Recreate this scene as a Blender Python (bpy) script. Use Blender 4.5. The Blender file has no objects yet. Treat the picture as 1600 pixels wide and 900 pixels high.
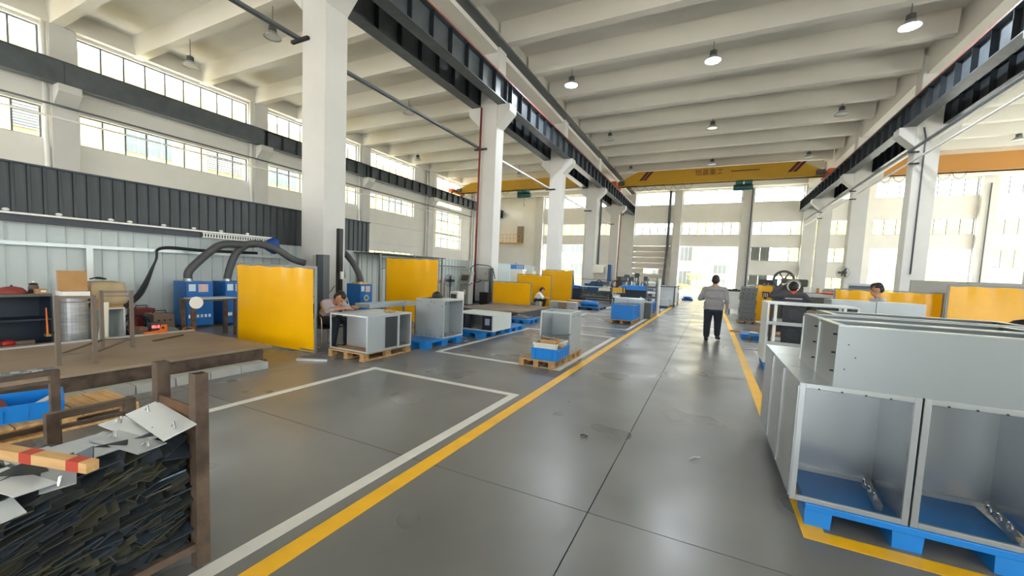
import bpy, bmesh, math, random
from math import sin, cos, pi, radians, hypot, atan2
from mathutils import Vector, Matrix
random.seed(7)
S = bpy.context.scene
COL = S.collection
# ---------------------------------------------------------------- camera
cd = bpy.data.cameras.new('camera'); cam = bpy.data.objects.new('camera', cd); COL.objects.link(cam)
Mc = ((0.895373, 0.443224, 0.043437), (0.070943, -0.045689, -0.996433), (-0.439659, 0.895248, -0.072352))
def _rot():
    a, b, c = (radians(v) for v in (-26.220968, -4.14783276, 2.49696603))
    base = Matrix(((1, 0, 0), (0, 0, -1), (0, 1, 0)))
    Ry = Matrix(((cos(a), 0, -sin(a)), (0, 1, 0), (sin(a), 0, cos(a))))
    Rp = Matrix(((1, 0, 0), (0, cos(b), sin(b)), (0, -sin(b), cos(b))))
    Rr = Matrix(((cos(c), -sin(c), 0), (sin(c), cos(c), 0), (0, 0, 1)))
    return Rr @ Rp @ Ry @ base
W = _rot()                       # world -> (right, down, forward)
R3 = Matrix((W[0], -W[1], -W[2])).transposed()
cam.matrix_world = Matrix.Translation((0, 0, 1.6)) @ R3.to_4x4()
cd.sensor_fit = 'HORIZONTAL'; cd.sensor_width = 36.0; cd.lens = 36.0 * 626.593 / 1600
cd.shift_y = (471.69 - 450) / 1600
cd.clip_start = 0.05; cd.clip_end = 500
S.camera = cam
# ---------------------------------------------------------------- sky, exposure
w = bpy.data.worlds.new('sky'); S.world = w; w.use_nodes = True
bg = w.node_tree.nodes['Background']
bg.inputs[0].default_value = (0.91, 0.955, 1.0, 1); bg.inputs[1].default_value = 1.0
S.view_settings.view_transform = 'Standard'; S.view_settings.look = 'None'
S.view_settings.exposure = 3.38; S.view_settings.gamma = 1.0; S.view_settings.use_curve_mapping = False
cy = S.cycles
cy.use_denoising = True
cy.max_bounces = 10; cy.diffuse_bounces = 6; cy.glossy_bounces = 4; cy.transmission_bounces = 4; cy.transparent_max_bounces = 12
cy.sample_clamp_indirect = 6.0; cy.caustics_reflective = False; cy.caustics_refractive = False
sl = bpy.data.lights.new('sun', 'SUN'); sl.energy = 4.0; sl.angle = radians(2); sl.color = (1, .98, .95)
sn = bpy.data.objects.new('sun', sl); COL.objects.link(sn); sn.rotation_euler = (0, radians(20), 0); sn.location = (30, 0, 40)
def portal(name, loc, rot, sx, sy):           # samples the daylight that comes through a modelled opening
    l = bpy.data.lights.new(name, 'AREA'); l.shape = 'RECTANGLE'; l.size = sx; l.size_y = sy; l.cycles.is_portal = True
    o = bpy.data.objects.new(name, l); o.location = loc; o.rotation_euler = rot; COL.objects.link(o); return o
portal('daylight_rear', (-.65, -11.95, 6.3), (radians(90), 0, 0), 58, 12.6)
portal('daylight_left_upper', (-30.35, 24, 11.8), (0, radians(-90), 0), 1.6, 60)
portal('daylight_left_lower', (-30.35, 24, 8.0), (0, radians(-90), 0), 1.6, 60)
portal('daylight_right', (28.95, 22, 5), (0, radians(90), 0), 9, 60)
portal('daylight_far_upper', (0, 55.35, 11.8), (radians(-90), 0, 0), 56, 1.6)
portal('daylight_far_middle', (0, 55.35, 8.0), (radians(-90), 0, 0), 56, 1.6)
portal('daylight_far_door', (0, 55.35, 2.9), (radians(-90), 0, 0), 56, 5.8)

# ---------------------------------------------------------------- materials
def lin(h):
    h = h.lstrip('#'); r = []
    for i in (0, 2, 4):
        c = int(h[i:i+2], 16) / 255
        r.append(c / 12.92 if c <= .04045 else ((c + .055) / 1.055) ** 2.4)
    return (r[0], r[1], r[2], 1)
MATS = {}
def mat(name, col, rough=.5, metal=0, var=0, scale=6, col2=None, bump=0, bscale=40, stretch=None, spec=.5, emit=0, detail=4):
    if name in MATS: return MATS[name]
    m = bpy.data.materials.new(name); m.use_nodes = True; N = m.node_tree.nodes; L = m.node_tree.links
    b = N['Principled BSDF']; c = lin(col)
    b.inputs['Base Color'].default_value = c; b.inputs['Roughness'].default_value = rough; b.inputs['Metallic'].default_value = metal
    b.inputs['Specular IOR Level'].default_value = spec
    if emit: b.inputs['Emission Color'].default_value = c; b.inputs['Emission Strength'].default_value = emit
    if var or col2 or bump:
        t = N.new('ShaderNodeTexCoord'); mp = N.new('ShaderNodeMapping'); L.new(t.outputs['Object'], mp.inputs[0])
        if stretch: mp.inputs['Scale'].default_value = stretch
    if var or col2:
        n = N.new('ShaderNodeTexNoise'); n.inputs['Scale'].default_value = scale; n.inputs['Detail'].default_value = detail; L.new(mp.outputs[0], n.inputs['Vector'])
        r = N.new('ShaderNodeValToRGB'); L.new(n.outputs['Fac'], r.inputs[0])
        c2 = lin(col2) if col2 else tuple(x * (1 - var) for x in c[:3]) + (1,)
        r.color_ramp.elements[0].position = .32; r.color_ramp.elements[1].position = .68
        r.color_ramp.elements[0].color = c2; r.color_ramp.elements[1].color = c
        L.new(r.outputs[0], b.inputs['Base Color'])
    if bump:
        n2 = N.new('ShaderNodeTexNoise'); n2.inputs['Scale'].default_value = bscale; n2.inputs['Detail'].default_value = 3; L.new(mp.outputs[0], n2.inputs['Vector'])
        bp = N.new('ShaderNodeBump'); bp.inputs['Strength'].default_value = bump; bp.inputs['Distance'].default_value = .02; L.new(n2.outputs['Fac'], bp.inputs['Height']); L.new(bp.outputs[0], b.inputs['Normal'])
    MATS[name] = m; return m
def glassmat():
    m = bpy.data.materials.new('window_glass'); m.use_nodes = True; N = m.node_tree.nodes; L = m.node_tree.links; N.clear()
    o = N.new('ShaderNodeOutputMaterial'); mx = N.new('ShaderNodeMixShader'); tr = N.new('ShaderNodeBsdfTransparent'); gl = N.new('ShaderNodeBsdfGlossy')
    tr.inputs[0].default_value = (.93, .95, .93, 1); gl.inputs['Roughness'].default_value = .03; mx.inputs[0].default_value = .06
    L.new(tr.outputs[0], mx.inputs[1]); L.new(gl.outputs[0], mx.inputs[2]); L.new(mx.outputs[0], o.inputs[0]); return m
GLASS = glassmat()
WHITE = mat('white_plaster', 'E9E7E1', .75, var=.05, scale=.8)
COLP = mat('column_plaster', 'D0CFCB', .7, var=.05, scale=1.2)
CEIL = mat('ceiling_paint', 'E4E1D9', .8, var=.05, scale=.5)
STEELD = mat('dark_grey_steel', '5A6166', .45, .2, var=.25, scale=2)
STEELB = mat('blueblack_steel', '363B40', .4, .3, var=.2, scale=2)
GALV = mat('galvanised_sheet', 'B2BABE', .36, .4, var=.08, scale=1.6)
GALVL = mat('galvanised_edge', 'C4CBCC', .3, .5)
GALVW = mat('pale_sheet', 'D3DAD8', .4, .15, var=.05, scale=2)
BLK = mat('black_plastic', '17181A', .45)
DARK = mat('dark_void', '0C0D0F', .7)
BLUEP = mat('blue_pallet_plastic', '107ACC', .42, var=.12, scale=4)
BLUEC = mat('blue_crate_plastic', '0A80D6', .38, var=.1, scale=4)
BLUEM = mat('blue_enamel', '0C66B4', .3, var=.12, scale=3)
YEL = mat('yellow_welding_curtain', 'FFC000', .26, var=.09, scale=1.1, spec=.4, bump=.08, bscale=1.5)
def _translucent(m, col, f):
    N = m.node_tree.nodes; L = m.node_tree.links; o = N['Material Output']; b = N['Principled BSDF']; tr = N.new('ShaderNodeBsdfTranslucent'); mx = N.new('ShaderNodeMixShader')
    tr.inputs[0].default_value = col; mx.inputs[0].default_value = f; L.new(b.outputs[0], mx.inputs[1]); L.new(tr.outputs[0], mx.inputs[2]); L.new(mx.outputs[0], o.inputs[0])
_translucent(YEL, lin('FFC000'), .1)
YFR = mat('grey_screen_tube', '7E8283', .45, .4)
YLINE = mat('yellow_floor_paint', 'FDC113', .45, var=.12, scale=5)
WLINE = mat('white_floor_paint', 'DEDDD6', .5, var=.12, scale=5)
WOOD = mat('pallet_wood', 'C09A68', .75, col2='8F6C42', scale=3, stretch=(1, 6, 6))
WOODL = mat('pale_timber', 'D6AE78', .7, col2='B98C55', scale=3, stretch=(1, 8, 8))
CARD = mat('cardboard', 'B58C5C', .85, var=.1, scale=5)
RUST = mat('rusty_steel', '675749', .65, .2, col2='45372D', scale=7, bump=.15)
PLATE = mat('brown_steel_plate', '9C8A76', .5, .15, col2='86745F', scale=1.3)
CHROME = mat('bright_steel', 'C9CDCF', .22, .85)
RUB = mat('black_rubber', '1B1C1E', .6)
RED = mat('red_plastic', 'B3241C', .4)
ORANGE = mat('orange_paint', 'E0701A', .45)
GREENP = mat('green_machine_paint', '2D6A54', .5)
PAPER = mat('white_paper', 'EFEEE8', .7)
SKIN = mat('skin', 'B98768', .55, var=.06, scale=9)
HAIR = mat('black_hair', '1D1B1B', .6)

# ---------------------------------------------------------------- mesh builder
class MB:
    def __init__(s): s.v = []; s.f = []; s.m = []; s.cm = 0
    def add(s, vs, fs):
        k = len(s.v); s.v += [tuple(v) for v in vs]; s.f += [tuple(i + k for i in f) for f in fs]; s.m += [s.cm] * len(fs); return s
    def b(s, x0, x1, y0, y1, z0, z1):
        return s.add([(x0,y0,z0),(x1,y0,z0),(x1,y1,z0),(x0,y1,z0),(x0,y0,z1),(x1,y0,z1),(x1,y1,z1),(x0,y1,z1)],
                     [(3,2,1,0),(4,5,6,7),(0,1,5,4),(1,2,6,5),(2,3,7,6),(3,0,4,7)])
    def c(s, x, y, z, sx, sy, sz, R=None):          # centred box with optional rotation matrix
        vs = [Vector((a*sx/2, b*sy/2, d*sz/2)) for d in (-1, 1) for a, b in ((-1,-1),(1,-1),(1,1),(-1,1))]
        if R is not None: vs = [R @ v for v in vs]
        return s.add([(v.x+x, v.y+y, v.z+z) for v in vs], [(3,2,1,0),(4,5,6,7),(0,1,5,4),(1,2,6,5),(2,3,7,6),(3,0,4,7)])
    def bar(s, p, q, a, b2=None):                    # square bar from p to q
        p = Vector(p); q = Vector(q); d = q - p; R = d.to_track_quat('Z', 'Y').to_matrix(); m = (p + q) / 2
        return s.c(m.x, m.y, m.z, a, b2 or a, d.length, R)
    def path(s, pts, r, n=8, close=False):
        pts = [Vector(p) for p in pts]; K = len(pts); rs = r if isinstance(r, (list, tuple)) else [r] * K; vs = []; u = None
        for i, p in enumerate(pts):
            t = (pts[(i+1) % K if close else min(i+1, K-1)] - pts[(i-1) % K if close else max(i-1, 0)]).normalized()
            if u is None: u = t.orthogonal().normalized()
            u = (u - t * u.dot(t)); u = u.normalized() if u.length > 1e-6 else t.orthogonal().normalized(); w2 = t.cross(u)
            vs += [p + (u * cos(2*pi*j/n) + w2 * sin(2*pi*j/n)) * rs[i] for j in range(n)]
        fs = []
        for i in range(K if close else K - 1):
            a = i * n; b2 = ((i + 1) % K) * n
            fs += [(a+j, a+(j+1) % n, b2+(j+1) % n, b2+j) for j in range(n)]
        if not close: fs += [tuple(range(n))[::-1], tuple((K-1)*n + j for j in range(n))]
        return s.add(vs, fs)
    def tube(s, p, q, r, n=10): return s.path([p, q], r, n)
    def lathe(s, prof, c=(0,0,0), n=16, ax='z'):
        vs = []; fs = []
        for r, z in prof:
            for j in range(n):
                a = 2*pi*j/n; x, y = r*cos(a), r*sin(a)
                v = (x, y, z) if ax == 'z' else ((z, x, y) if ax == 'x' else (y, z, x))
                vs.append((v[0]+c[0], v[1]+c[1], v[2]+c[2]))
        for i in range(len(prof)-1):
            fs += [(i*n+j, i*n+(j+1) % n, (i+1)*n+(j+1) % n, (i+1)*n+j) for j in range(n)]
        fs += [tuple(range(n))[::-1], tuple((len(prof)-1)*n + j for j in range(n))]
        return s.add(vs, fs)
    def prism(s, poly, a, b2, ax='z'):               # poly extruded along an axis
        def P(p, t): return (p[0], p[1], t) if ax == 'z' else ((p[0], t, p[1]) if ax == 'y' else (t, p[0], p[1]))
        n = len(poly); vs = [P(p, a) for p in poly] + [P(p, b2) for p in poly]
        fs = [tuple(range(n))[::-1], tuple(range(n, 2*n))] + [(i, (i+1) % n, n+(i+1) % n, n+i) for i in range(n)]
        return s.add(vs, fs)
    def ell(s, c, r, n=12, k=8):
        prof = [(max(1e-3, sin(pi*i/k)), -cos(pi*i/k)) for i in range(k+1)]; vs = []; fs = []
        for q, z in prof: vs += [(c[0]+r[0]*q*cos(2*pi*j/n), c[1]+r[1]*q*sin(2*pi*j/n), c[2]+r[2]*z) for j in range(n)]
        for i in range(k): fs += [(i*n+j, i*n+(j+1) % n, (i+1)*n+(j+1) % n, (i+1)*n+j) for j in range(n)]
        return s.add(vs, fs)
    def mesh(s, name, mats):
        me = bpy.data.meshes.new(name); me.from_pydata(s.v, [], s.f)
        bm = bmesh.new(); bm.from_mesh(me); bmesh.ops.recalc_face_normals(bm, faces=bm.faces); bm.to_mesh(me); bm.free()
        for m in (mats if isinstance(mats, (list, tuple)) else [mats]): me.materials.append(m)
        if any(s.m): me.polygons.foreach_set('material_index', s.m)
        return me
    def o(s, name, mats, parent=None, bevel=0, smooth=False, label=None, loc=None, rz=0):
        return obj(name, s.mesh(name, mats), parent, bevel, smooth, label, loc, rz)
def obj(name, me, parent=None, bevel=0, smooth=False, label=None, loc=None, rz=0):
    o = bpy.data.objects.new(name, me); COL.objects.link(o); o.parent = parent
    if loc: o.location = loc
    if rz: o.rotation_euler = (0, 0, rz)
    if smooth:
        for p in me.polygons: p.use_smooth = True
    if bevel:
        md = o.modifiers.new('bevel', 'BEVEL'); md.width = bevel; md.segments = 2; md.limit_method = 'ANGLE'; md.angle_limit = radians(40)
    if label: o['label'] = label
    return o
def T(name, label, cat, loc=(0, 0, 0), rz=0, group=None):
    o = bpy.data.objects.new(name, None); COL.objects.link(o); o.location = loc; o.rotation_euler = (0, 0, rz); o.empty_display_size = .2
    return tag(o, label, cat, group)
def tag(o, label, cat, group=None, kind=None):
    if label: o['label'] = label
    if cat: o['category'] = cat
    if group: o['group'] = group
    if kind: o['kind'] = kind
    return o
def struct(o, label=None, cat=None):
    o['kind'] = 'structure'
    if label: o['label'] = label
    if cat: o['category'] = cat
    return o
def dup(root, loc, rz=None, label=None, group=None):
    r = root.copy(); COL.objects.link(r); r.location = loc
    if rz is not None: r.rotation_euler = (0, 0, rz)
    if label: r['label'] = label
    if group: r['group'] = group
    for ch in list(root.children):
        c2 = ch.copy(); COL.objects.link(c2); c2.parent = r
        for g in ch.children:
            d = g.copy(); COL.objects.link(d); d.parent = c2
    return r
def text_mesh(txt, size, ext=.003):
    cu = bpy.data.curves.new('lettering', 'FONT'); cu.body = txt; cu.size = size; cu.extrude = ext
    t = bpy.data.objects.new('tmp_text', cu); COL.objects.link(t)
    dg = bpy.context.evaluated_depsgraph_get(); me = bpy.data.meshes.new_from_object(t.evaluated_get(dg))
    bpy.data.objects.remove(t); bpy.data.curves.remove(cu); return me
# ---------------------------------------------------------------- building shell
def floormat():
    m = bpy.data.materials.new('polished_concrete'); m.use_nodes = True; N = m.node_tree.nodes; L = m.node_tree.links; b = N['Principled BSDF']
    g = N.new('ShaderNodeNewGeometry')
    def noise(sc, det, st=None):
        mp = N.new('ShaderNodeMapping'); L.new(g.outputs['Position'], mp.inputs[0])
        if st: mp.inputs['Scale'].default_value = st
        n = N.new('ShaderNodeTexNoise'); n.inputs['Scale'].default_value = sc; n.inputs['Detail'].default_value = det; L.new(mp.outputs[0], n.inputs['Vector']); return n
    def ramp(n, a, ca, b2, cb):
        r = N.new('ShaderNodeValToRGB'); r.color_ramp.elements[0].position = a; r.color_ramp.elements[1].position = b2
        r.color_ramp.elements[0].color = ca; r.color_ramp.elements[1].color = cb; L.new(n.outputs['Fac'], r.inputs[0]); return r
    r1 = ramp(noise(.8, 3), .3, lin('6A6A68'), .7, lin('7B7A78'))
    r2 = ramp(noise(3, 2), .3, (.94, .94, .935, 1), .6, (1, 1, 1, 1))
    mx = N.new('ShaderNodeMix'); mx.data_type = 'RGBA'; mx.blend_type = 'MULTIPLY'; mx.inputs['Factor'].default_value = .3
    L.new(r1.outputs[0], mx.inputs['A']); L.new(r2.outputs[0], mx.inputs['B']); L.new(mx.outputs['Result'], b.inputs['Base Color'])
    r3 = ramp(noise(1.1, 1.5), .3, (.25, .25, .25, 1), .7, (.4, .4, .4, 1)); L.new(r3.outputs[0], b.inputs['Roughness'])
    bp = N.new('ShaderNodeBump'); bp.inputs['Strength'].default_value = .06; bp.inputs['Distance'].default_value = .01
    L.new(noise(9, 1.5, (1, .6, 1)).outputs['Fac'], bp.inputs['Height']); L.new(bp.outputs[0], b.inputs['Normal'])
    b.inputs['Specular IOR Level'].default_value = .55
    return m
FLOOR = floormat()
JOINT = mat('joint_filler', '2A2927', .9)
fl_ = struct(MB().b(-30.4, 29, -12, 55.4, -.2, -.004).o('floor', JOINT), 'grey polished concrete hall floor with saw-cut joints', 'floor')
xs = [-30.4, -25.64, -20.64, -15.64, -10.64, -5.64, -.64, 4.36, 9.36, 14.36, 19.36, 24.36, 29]
ys = [-12, -7.4, -2.4, 2.6, 7.6, 12.6, 17.6, 22.6, 27.6, 32.6, 37.6, 42.6, 47.6, 52.6, 55.4]
cache = {}
for i in range(len(xs)-1):
    for j in range(len(ys)-1):
        k = (round(xs[i+1]-xs[i], 2), round(ys[j+1]-ys[j], 2))
        if k not in cache: cache[k] = MB().b(.004, k[0]-.004, .004, k[1]-.004, -.004, 0).mesh('floor_slab', FLOOR)
        obj('floor_slab', cache[k], fl_, loc=(xs[i], ys[j], 0))
def line(x0, x1, y0, y1, m): return MB().b(x0, x1, y0, y1, .0004, .0025).o('painted_line_yellow' if m is YLINE else 'painted_line_white', m, fl_)
line(-2.053, -1.924, -6, 54, YLINE)                                     # aisle, left
line(.643, .775, 3.17, 54, YLINE); line(.643, 6.2, 3.043, 3.172, YLINE)  # aisle, right, and its return
BAYS = [(-4.72, -2.157, .3, 4.72), (-4.74, -2.157, 6.3, 10.73), (-4.74, -2.157, 12.5, 16.9), (-4.74, -2.157, 18.7, 23.1), (-4.74, -2.157, 24.9, 29.3)]
for x0, x1, y0, y1 in BAYS:
    line(x0, x1, y1-.1, y1, WLINE); line(x0, x1, y0, y0+.1, WLINE); line(x0, x0+.105, y0+.1, y1-.1, WLINE); line(x1-.105, x1, y0+.1, y1-.1, WLINE)
line(1.02, 1.125, 5.6, 11.2, WLINE); line(1.02, 4, 11.1, 11.2, WLINE)
# small debris on the floor
DEB = mat('floor_scrap', '3A342E', .8)
for i, (x, y, l, a, lab) in enumerate([(-1.03, 3.85, .07, .3, 'dark splinter lying alone in the middle of the aisle'), (-.02, 3.9, .13, .9, 'thin pale wire offcut on the aisle near the stacked cabinets')]):
    tag(MB().path([(-l/2, 0, .008), (0, .012, .014), (l/2, -.006, .008)], .007 if i == 0 else .004, 6).o('floor_scrap', DEB if i == 0 else PAPER, loc=(x, y, 0), rz=a), lab, 'debris', 'scraps on the aisle floor')

def wall(name, ax, c0, c1, u0, u1, z0, z1, ops, m=WHITE, label=None):
    us = sorted({u0, u1} | {u for o in ops for u in o[:2]}); zs = sorted({z0, z1} | {z for o in ops for z in o[2:4]}); mb = MB()
    for i in range(len(us)-1):
        run = None
        for k in range(len(zs)-1):
            uc = (us[i]+us[i+1])/2; zc = (zs[k]+zs[k+1])/2
            hole = any(o[0] < uc < o[1] and o[2] < zc < o[3] for o in ops)
            if not hole: run = (run[0], zs[k+1]) if run else (zs[k], zs[k+1])
            if run and (hole or k == len(zs)-2):
                mb.b(c0, c1, us[i], us[i+1], *run) if ax == 'x' else mb.b(us[i], us[i+1], c0, c1, *run); run = None
    return struct(mb.o(name, m), label, 'wall')
Z1, Z2 = (11.05, 12.6), (7.25, 8.8)
LWIN = []
for k in range(-2, 5):
    a, b = 9.1 + 9.8*k, 17.6 + 9.8*k
    if k == 2: a, b = 29.0, 35.35
    if k == 3: a, b = 39.4, 44.7
    if k == 4: a, b = 49, 53.6
    LWIN.append((a, b, 9.3 if k == 3 else Z1[0], Z1[1])); LWIN.append((a, b, 4.3, 8.72) if k == 3 else (a, b, *Z2))
LWIN.append((29.0, 35.35, 1.2, 3.26))
wall('wall_left', 'x', -30.4, -30, -12, 55.4, 0, 14.1, LWIN, label='white left hall wall with two rows of windows')
FX = [(-22.3, -16.25), (-14.3, -11.5), (-9.46, -4.8), (-3.8, 2.6), (3.85, 8.65), (9.95, 12.8), (14.8, 22.45), (23.65, 28.2)]
FWIN = [(a, b, Z1[0], 12.65) for a, b in FX] + [(a, b, *Z2) for a, b in FX]
FWIN += [(3.85, 8.65, 4.24, 5.85), (3.85, 8.65, 1.34, 2.61), (9.95, 12.8, 4.24, 5.85), (9.95, 12.8, 1.34, 2.61), (23.65, 28.2, 4.1, 5.8)]
FOPEN = [(-22.3, -16.25, 0, 5.95), (-3.83, 2.56, 0, 5.85), (14.8, 22.4, 0, 5.78), (-9.7, -5.0, 0, 5.86)]
wall('wall_far', 'y', 55, 55.4, -30.4, 29, 0, 14.1, FWIN + FOPEN, label='white far end wall with window rows and tall doorways')
RWIN = []
for k in range(-2, 5): RWIN += [(9.1+9.8*k, min(54.8, 17.6+9.8*k), 1.3, 4.2 if k < 2 else 5.8), (9.1+9.8*k, min(54.8, 17.6+9.8*k), 7.25, 8.8), (9.1+9.8*k, min(54.8, 17.6+9.8*k), 11.0, 12.6)]  # unseen right windows, their heights chosen for the daylight they let in
wall('wall_right', 'x', 28.6, 29, -12, 55.4, 0, 14.1, RWIN, label='unseen white right hall wall, windows sized to set the daylight')
ROPEN = [(-25, -16, 0, 4.6), (-4.5, 3.5, 0, 4.6), (14, 23, 0, 4.6), (-28, -12, *Z2), (11, 27, *Z2), (-28, -12, *Z1), (11, 27, *Z1)]  # unseen rear openings, added and sized to control light from behind the camera
wall('wall_rear', 'y', -12.3, -11.95, -30.4, 29, 0, 14.1, ROPEN, label='unseen white rear hall wall, openings sized to set the daylight')
# windows: frame + one pane each
BLIND = mat('grey_blind', '8C8F8A', .7, col2='6A6D69', scale=2, stretch=(9, 1, .3))
FRAME = mat('grey_window_frame', '6F7478', .45, .2)
wn = [0]
def window(ax, plane, u0, u1, z0, z1, pw=.97, rows=1, lab=None):
    wn[0] += 1; n = max(1, round((u1-u0)/pw)); w_ = (u1-u0)/n; h = (z1-z0)/rows; t = .035
    def P(mb, a, b, c, d, e, f): return mb.b(plane-e, plane+e, a, b, c, d) if ax == 'x' else mb.b(a, b, plane-e, plane+e, c, d)
    mb = MB(); P(mb, u0, u1, z0, z0+.06, .03, 0); P(mb, u0, u1, z1-.06, z1, .03, 0)
    for i in range(n+1):
        c = min(max(u0+i*w_, u0+t), u1-t); P(mb, c-t, c+t, z0+.06, z1-.06, .03, 0)
    for k in range(1, rows): P(mb, u0, u1, z0+k*h-t, z0+k*h+t, .031, 0)
    root = struct(mb.o('window_%d' % wn[0], FRAME), lab or 'grey-framed row of tall panes in the wall', 'window')
    pm = MB(); P(pm, 0, w_-2*t, 0, h-.06, .004, 0)
    me = MB(); 
    if ax == 'x': me.b(-.004, .004, 0, w_-2*t, 0, h-.12 if rows == 1 else h-.07)
    else: me.b(0, w_-2*t, -.004, .004, 0, h-.12 if rows == 1 else h-.07)
    mm = me.mesh('pane', GLASS)
    for i in range(n):
        for k in range(rows):
            u = u0+i*w_+t; z = z0+k*h+(.06 if rows == 1 else .035)
            obj('pane', mm, root, loc=(plane, u, z) if ax == 'x' else (u, plane, z))
    return root
bayname = ['far behind the camera', 'beside the camera', 'above the dark cladding', 'behind the nearest column', 'past the nearest column', 'near the far left corner', 'in the far left corner']
for i, (a, b, c, d) in enumerate(LWIN[:-1]):
    if b < 0: continue
    window('x', -30.2, a, b, c, d, rows=4 if (i == 11) else 1, pw=1.3 if i in (10, 11) else .97,
           lab='%s window row in the left wall, %s' % ('upper' if i % 2 == 0 else 'lower', bayname[i//2]))
window('x', -30.2, 29.0, 35.35, 1.2, 3.26, lab='low window strip in the left wall behind the sheet canopy')
fname = ['left of the far columns', 'between two far left columns', 'above the closed roller gate', 'above the open doorway', 'right of the open doorway', 'left in the right bay', 'in the middle of the right bay', 'at the right edge of the view']
for r, nm in ((0, 'top'), (1, 'middle')):
    for i, (a, b) in enumerate(FX): window('y', 55.2, a, b, *((Z1[0], 12.65) if r == 0 else Z2), lab='%s window row of the far wall, %s' % (nm, fname[i]))
for (a, b, c, d), nm in zip(FWIN[16:], ('third row up, right of the doorway', 'ground level, right of the doorway', 'third row up, in the right bay', 'ground level, in the right bay', 'third row up, at the right edge')):
    wo = window('y', 55.2, a, b, c, d, pw=1.0, lab='far wall window, %s' % nm)
    if a == 3.85:
        for k in range(2): MB().b(a+.1+k*.96, a+.95+k*.96, 55.12, 55.15, c+.07, d-.07).o('blind', BLIND, wo)
for i, (a, b, c, d) in enumerate(RWIN):
    if a > -1: window('x', 28.8, a, b, c, d, pw=2.1, rows=1, lab='large unseen window in the right wall, %s row' % ['first', 'second', 'third', 'fourth', 'fifth', 'sixth', 'seventh'][i//3] + ' %s' % ['lower', 'middle', 'upper'][i % 3])
# open sliding window leaves (dark corrugated blinds) in the lower right far windows
# window ledge trims
for z in (7.2, 11.0, 4.2): pass
# pilasters on left and far walls
def trim(name, mb, m=WHITE, lab=None): return struct(mb.o(name, m), lab, 'trim')
tn = 0
for k in range(-1, 5):
    tn += 1; y = 8.0 + 9.8*k
    trim('trim_%d' % tn, MB().b(-30, -29.55, y, y+.95, 0, 12.7), COLP, 'white pilaster under the left wall crane beam, %s from the camera' % ['nearest', 'second', 'third', 'fourth', 'fifth', 'sixth'][k+1])
for k_, (a, b) in enumerate(((-23.6, -22.45), (-16.2, -14.4), (-11.4, -9.5), (-4.75, -3.87), (2.62, 3.8), (8.7, 9.87), (12.84, 13.65), (22.5, 23.6))):
    tn += 1; trim('trim_%d' % tn, MB().b(a, b, 54.45, 55, 0, 12.7), COLP, 'white pilaster on the far wall, %s from the left' % ['first', 'second', 'third', 'fourth', 'fifth', 'sixth', 'seventh', 'eighth'][k_])
for z0, z1 in ((5.86, 6.1), (9.75, 10.05), (4.0, 4.2)):
    tn += 1; mb = MB()
    for y0, y1 in ((8.95, 17.8), (18.75, 27.6), (28.55, 37.4), (38.35, 47.2)): mb.b(-30, -29.9, y0, y1, z0, z1)
    trim('trim_%d' % tn, mb, WHITE, 'plaster band along the left wall at %s level' % ('middle' if z0 > 5 and z0 < 9 else ('upper' if z0 > 9 else 'lower')))
# ceiling, joists and edge beams
ce = struct(MB().b(-30.4, 29, -12, 55.4, 13.65, 14.1).o('ceiling', CEIL), 'white concrete ceiling slab with deep cross joists', 'ceiling')
for nm, x0, x1 in (('bay', -30, -10.95), ('bay', -10.0, 8.7), ('bay', 9.65, 28.6)):
    L_ = x1-x0
    me = MB().prism([(-.24, 12.7), (.2, 12.7), (.34, 13.65), (-.38, 13.65)], x0, x1, 'x').mesh('ceiling_joist', CEIL)
    for k in range(-9, 12):
        y = 18.1 + 3.267*k
        if -11 < y < 54.9: obj('ceiling_joist', me, ce, loc=(0, y, 0))
for x0, x1, z in ((-10.85, -10.1, 12.3), (8.85, 9.55, 12.3), (-30, -29.6, 12.75)):
    MB().b(x0, x1, -12, 55, z, 13.65).o('edge_beam', CEIL, ce)
GUT = mat('grey_gutter', '5D6264', .5, .2)
MB().b(-10.1, -9.62, -12, 54.9, 12.52, 12.62).o('gutter', GUT, ce, label='dark grey strip under the edge beam')

# ---------------------------------------------------------------- columns and crane runway
CY = [7.95 + 9.8*k for k in range(-1, 5)]
def corbel(mb, xin, sgn, y0, y1):
    # wedge bracket from the column face xin outwards
    e = xin + sgn*.68
    mb.prism([(xin, 9.8), (e, 9.8), (e, 9.45), (xin, 8.78)], y0, y1, 'y')
def column(x0, x1, y, lab, grp):
    t = T('concrete_column', lab, 'column', ((x0+x1)/2, y+.375, 0), group=grp)
    h = (x1-x0)/2
    MB().b(-h, h, -.375, .375, 0, 13.2).o('shaft', COLP, t, bevel=.02)
    for s in (-1, 1):
        mb = MB(); corbel(mb, s*h, s, -.375, .375); mb.o('corbel', COLP, t, bevel=.02)
    return t
lab_l = ['white square column left of the camera', 'nearest white square column with corbels, behind the seated worker', 'second white column of the left row, with a red pipe', 'third white column of the left row, by the hanging hoist', 'fourth white column of the left row, with a dark drain pipe', 'fifth, farthest free column of the left row']
lab_r = ['white column right of the camera', 'second white column of the right row', 'nearest visible right-hand column with a thin conduit', 'right-hand column carrying the wall fan', 'farthest right-hand column by the far windows', 'last right-hand column']
for i, y in enumerate(CY):
    if i > 0: column(-10.97, -10.0, y, lab_l[i], 'columns of the left row')
ry = [7.8, 17.6, 27.4, 37.2, 47.0]
for i, y in enumerate(ry): column(8.7, 9.65, y, ['right row column level with the nearest left column', 'right row column just outside the picture edge', 'nearest visible white column on the right, with a thin conduit', 'second visible white column on the right, behind the wall fan', 'farthest free white column on the right'][i], 'columns of the right row')
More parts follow.
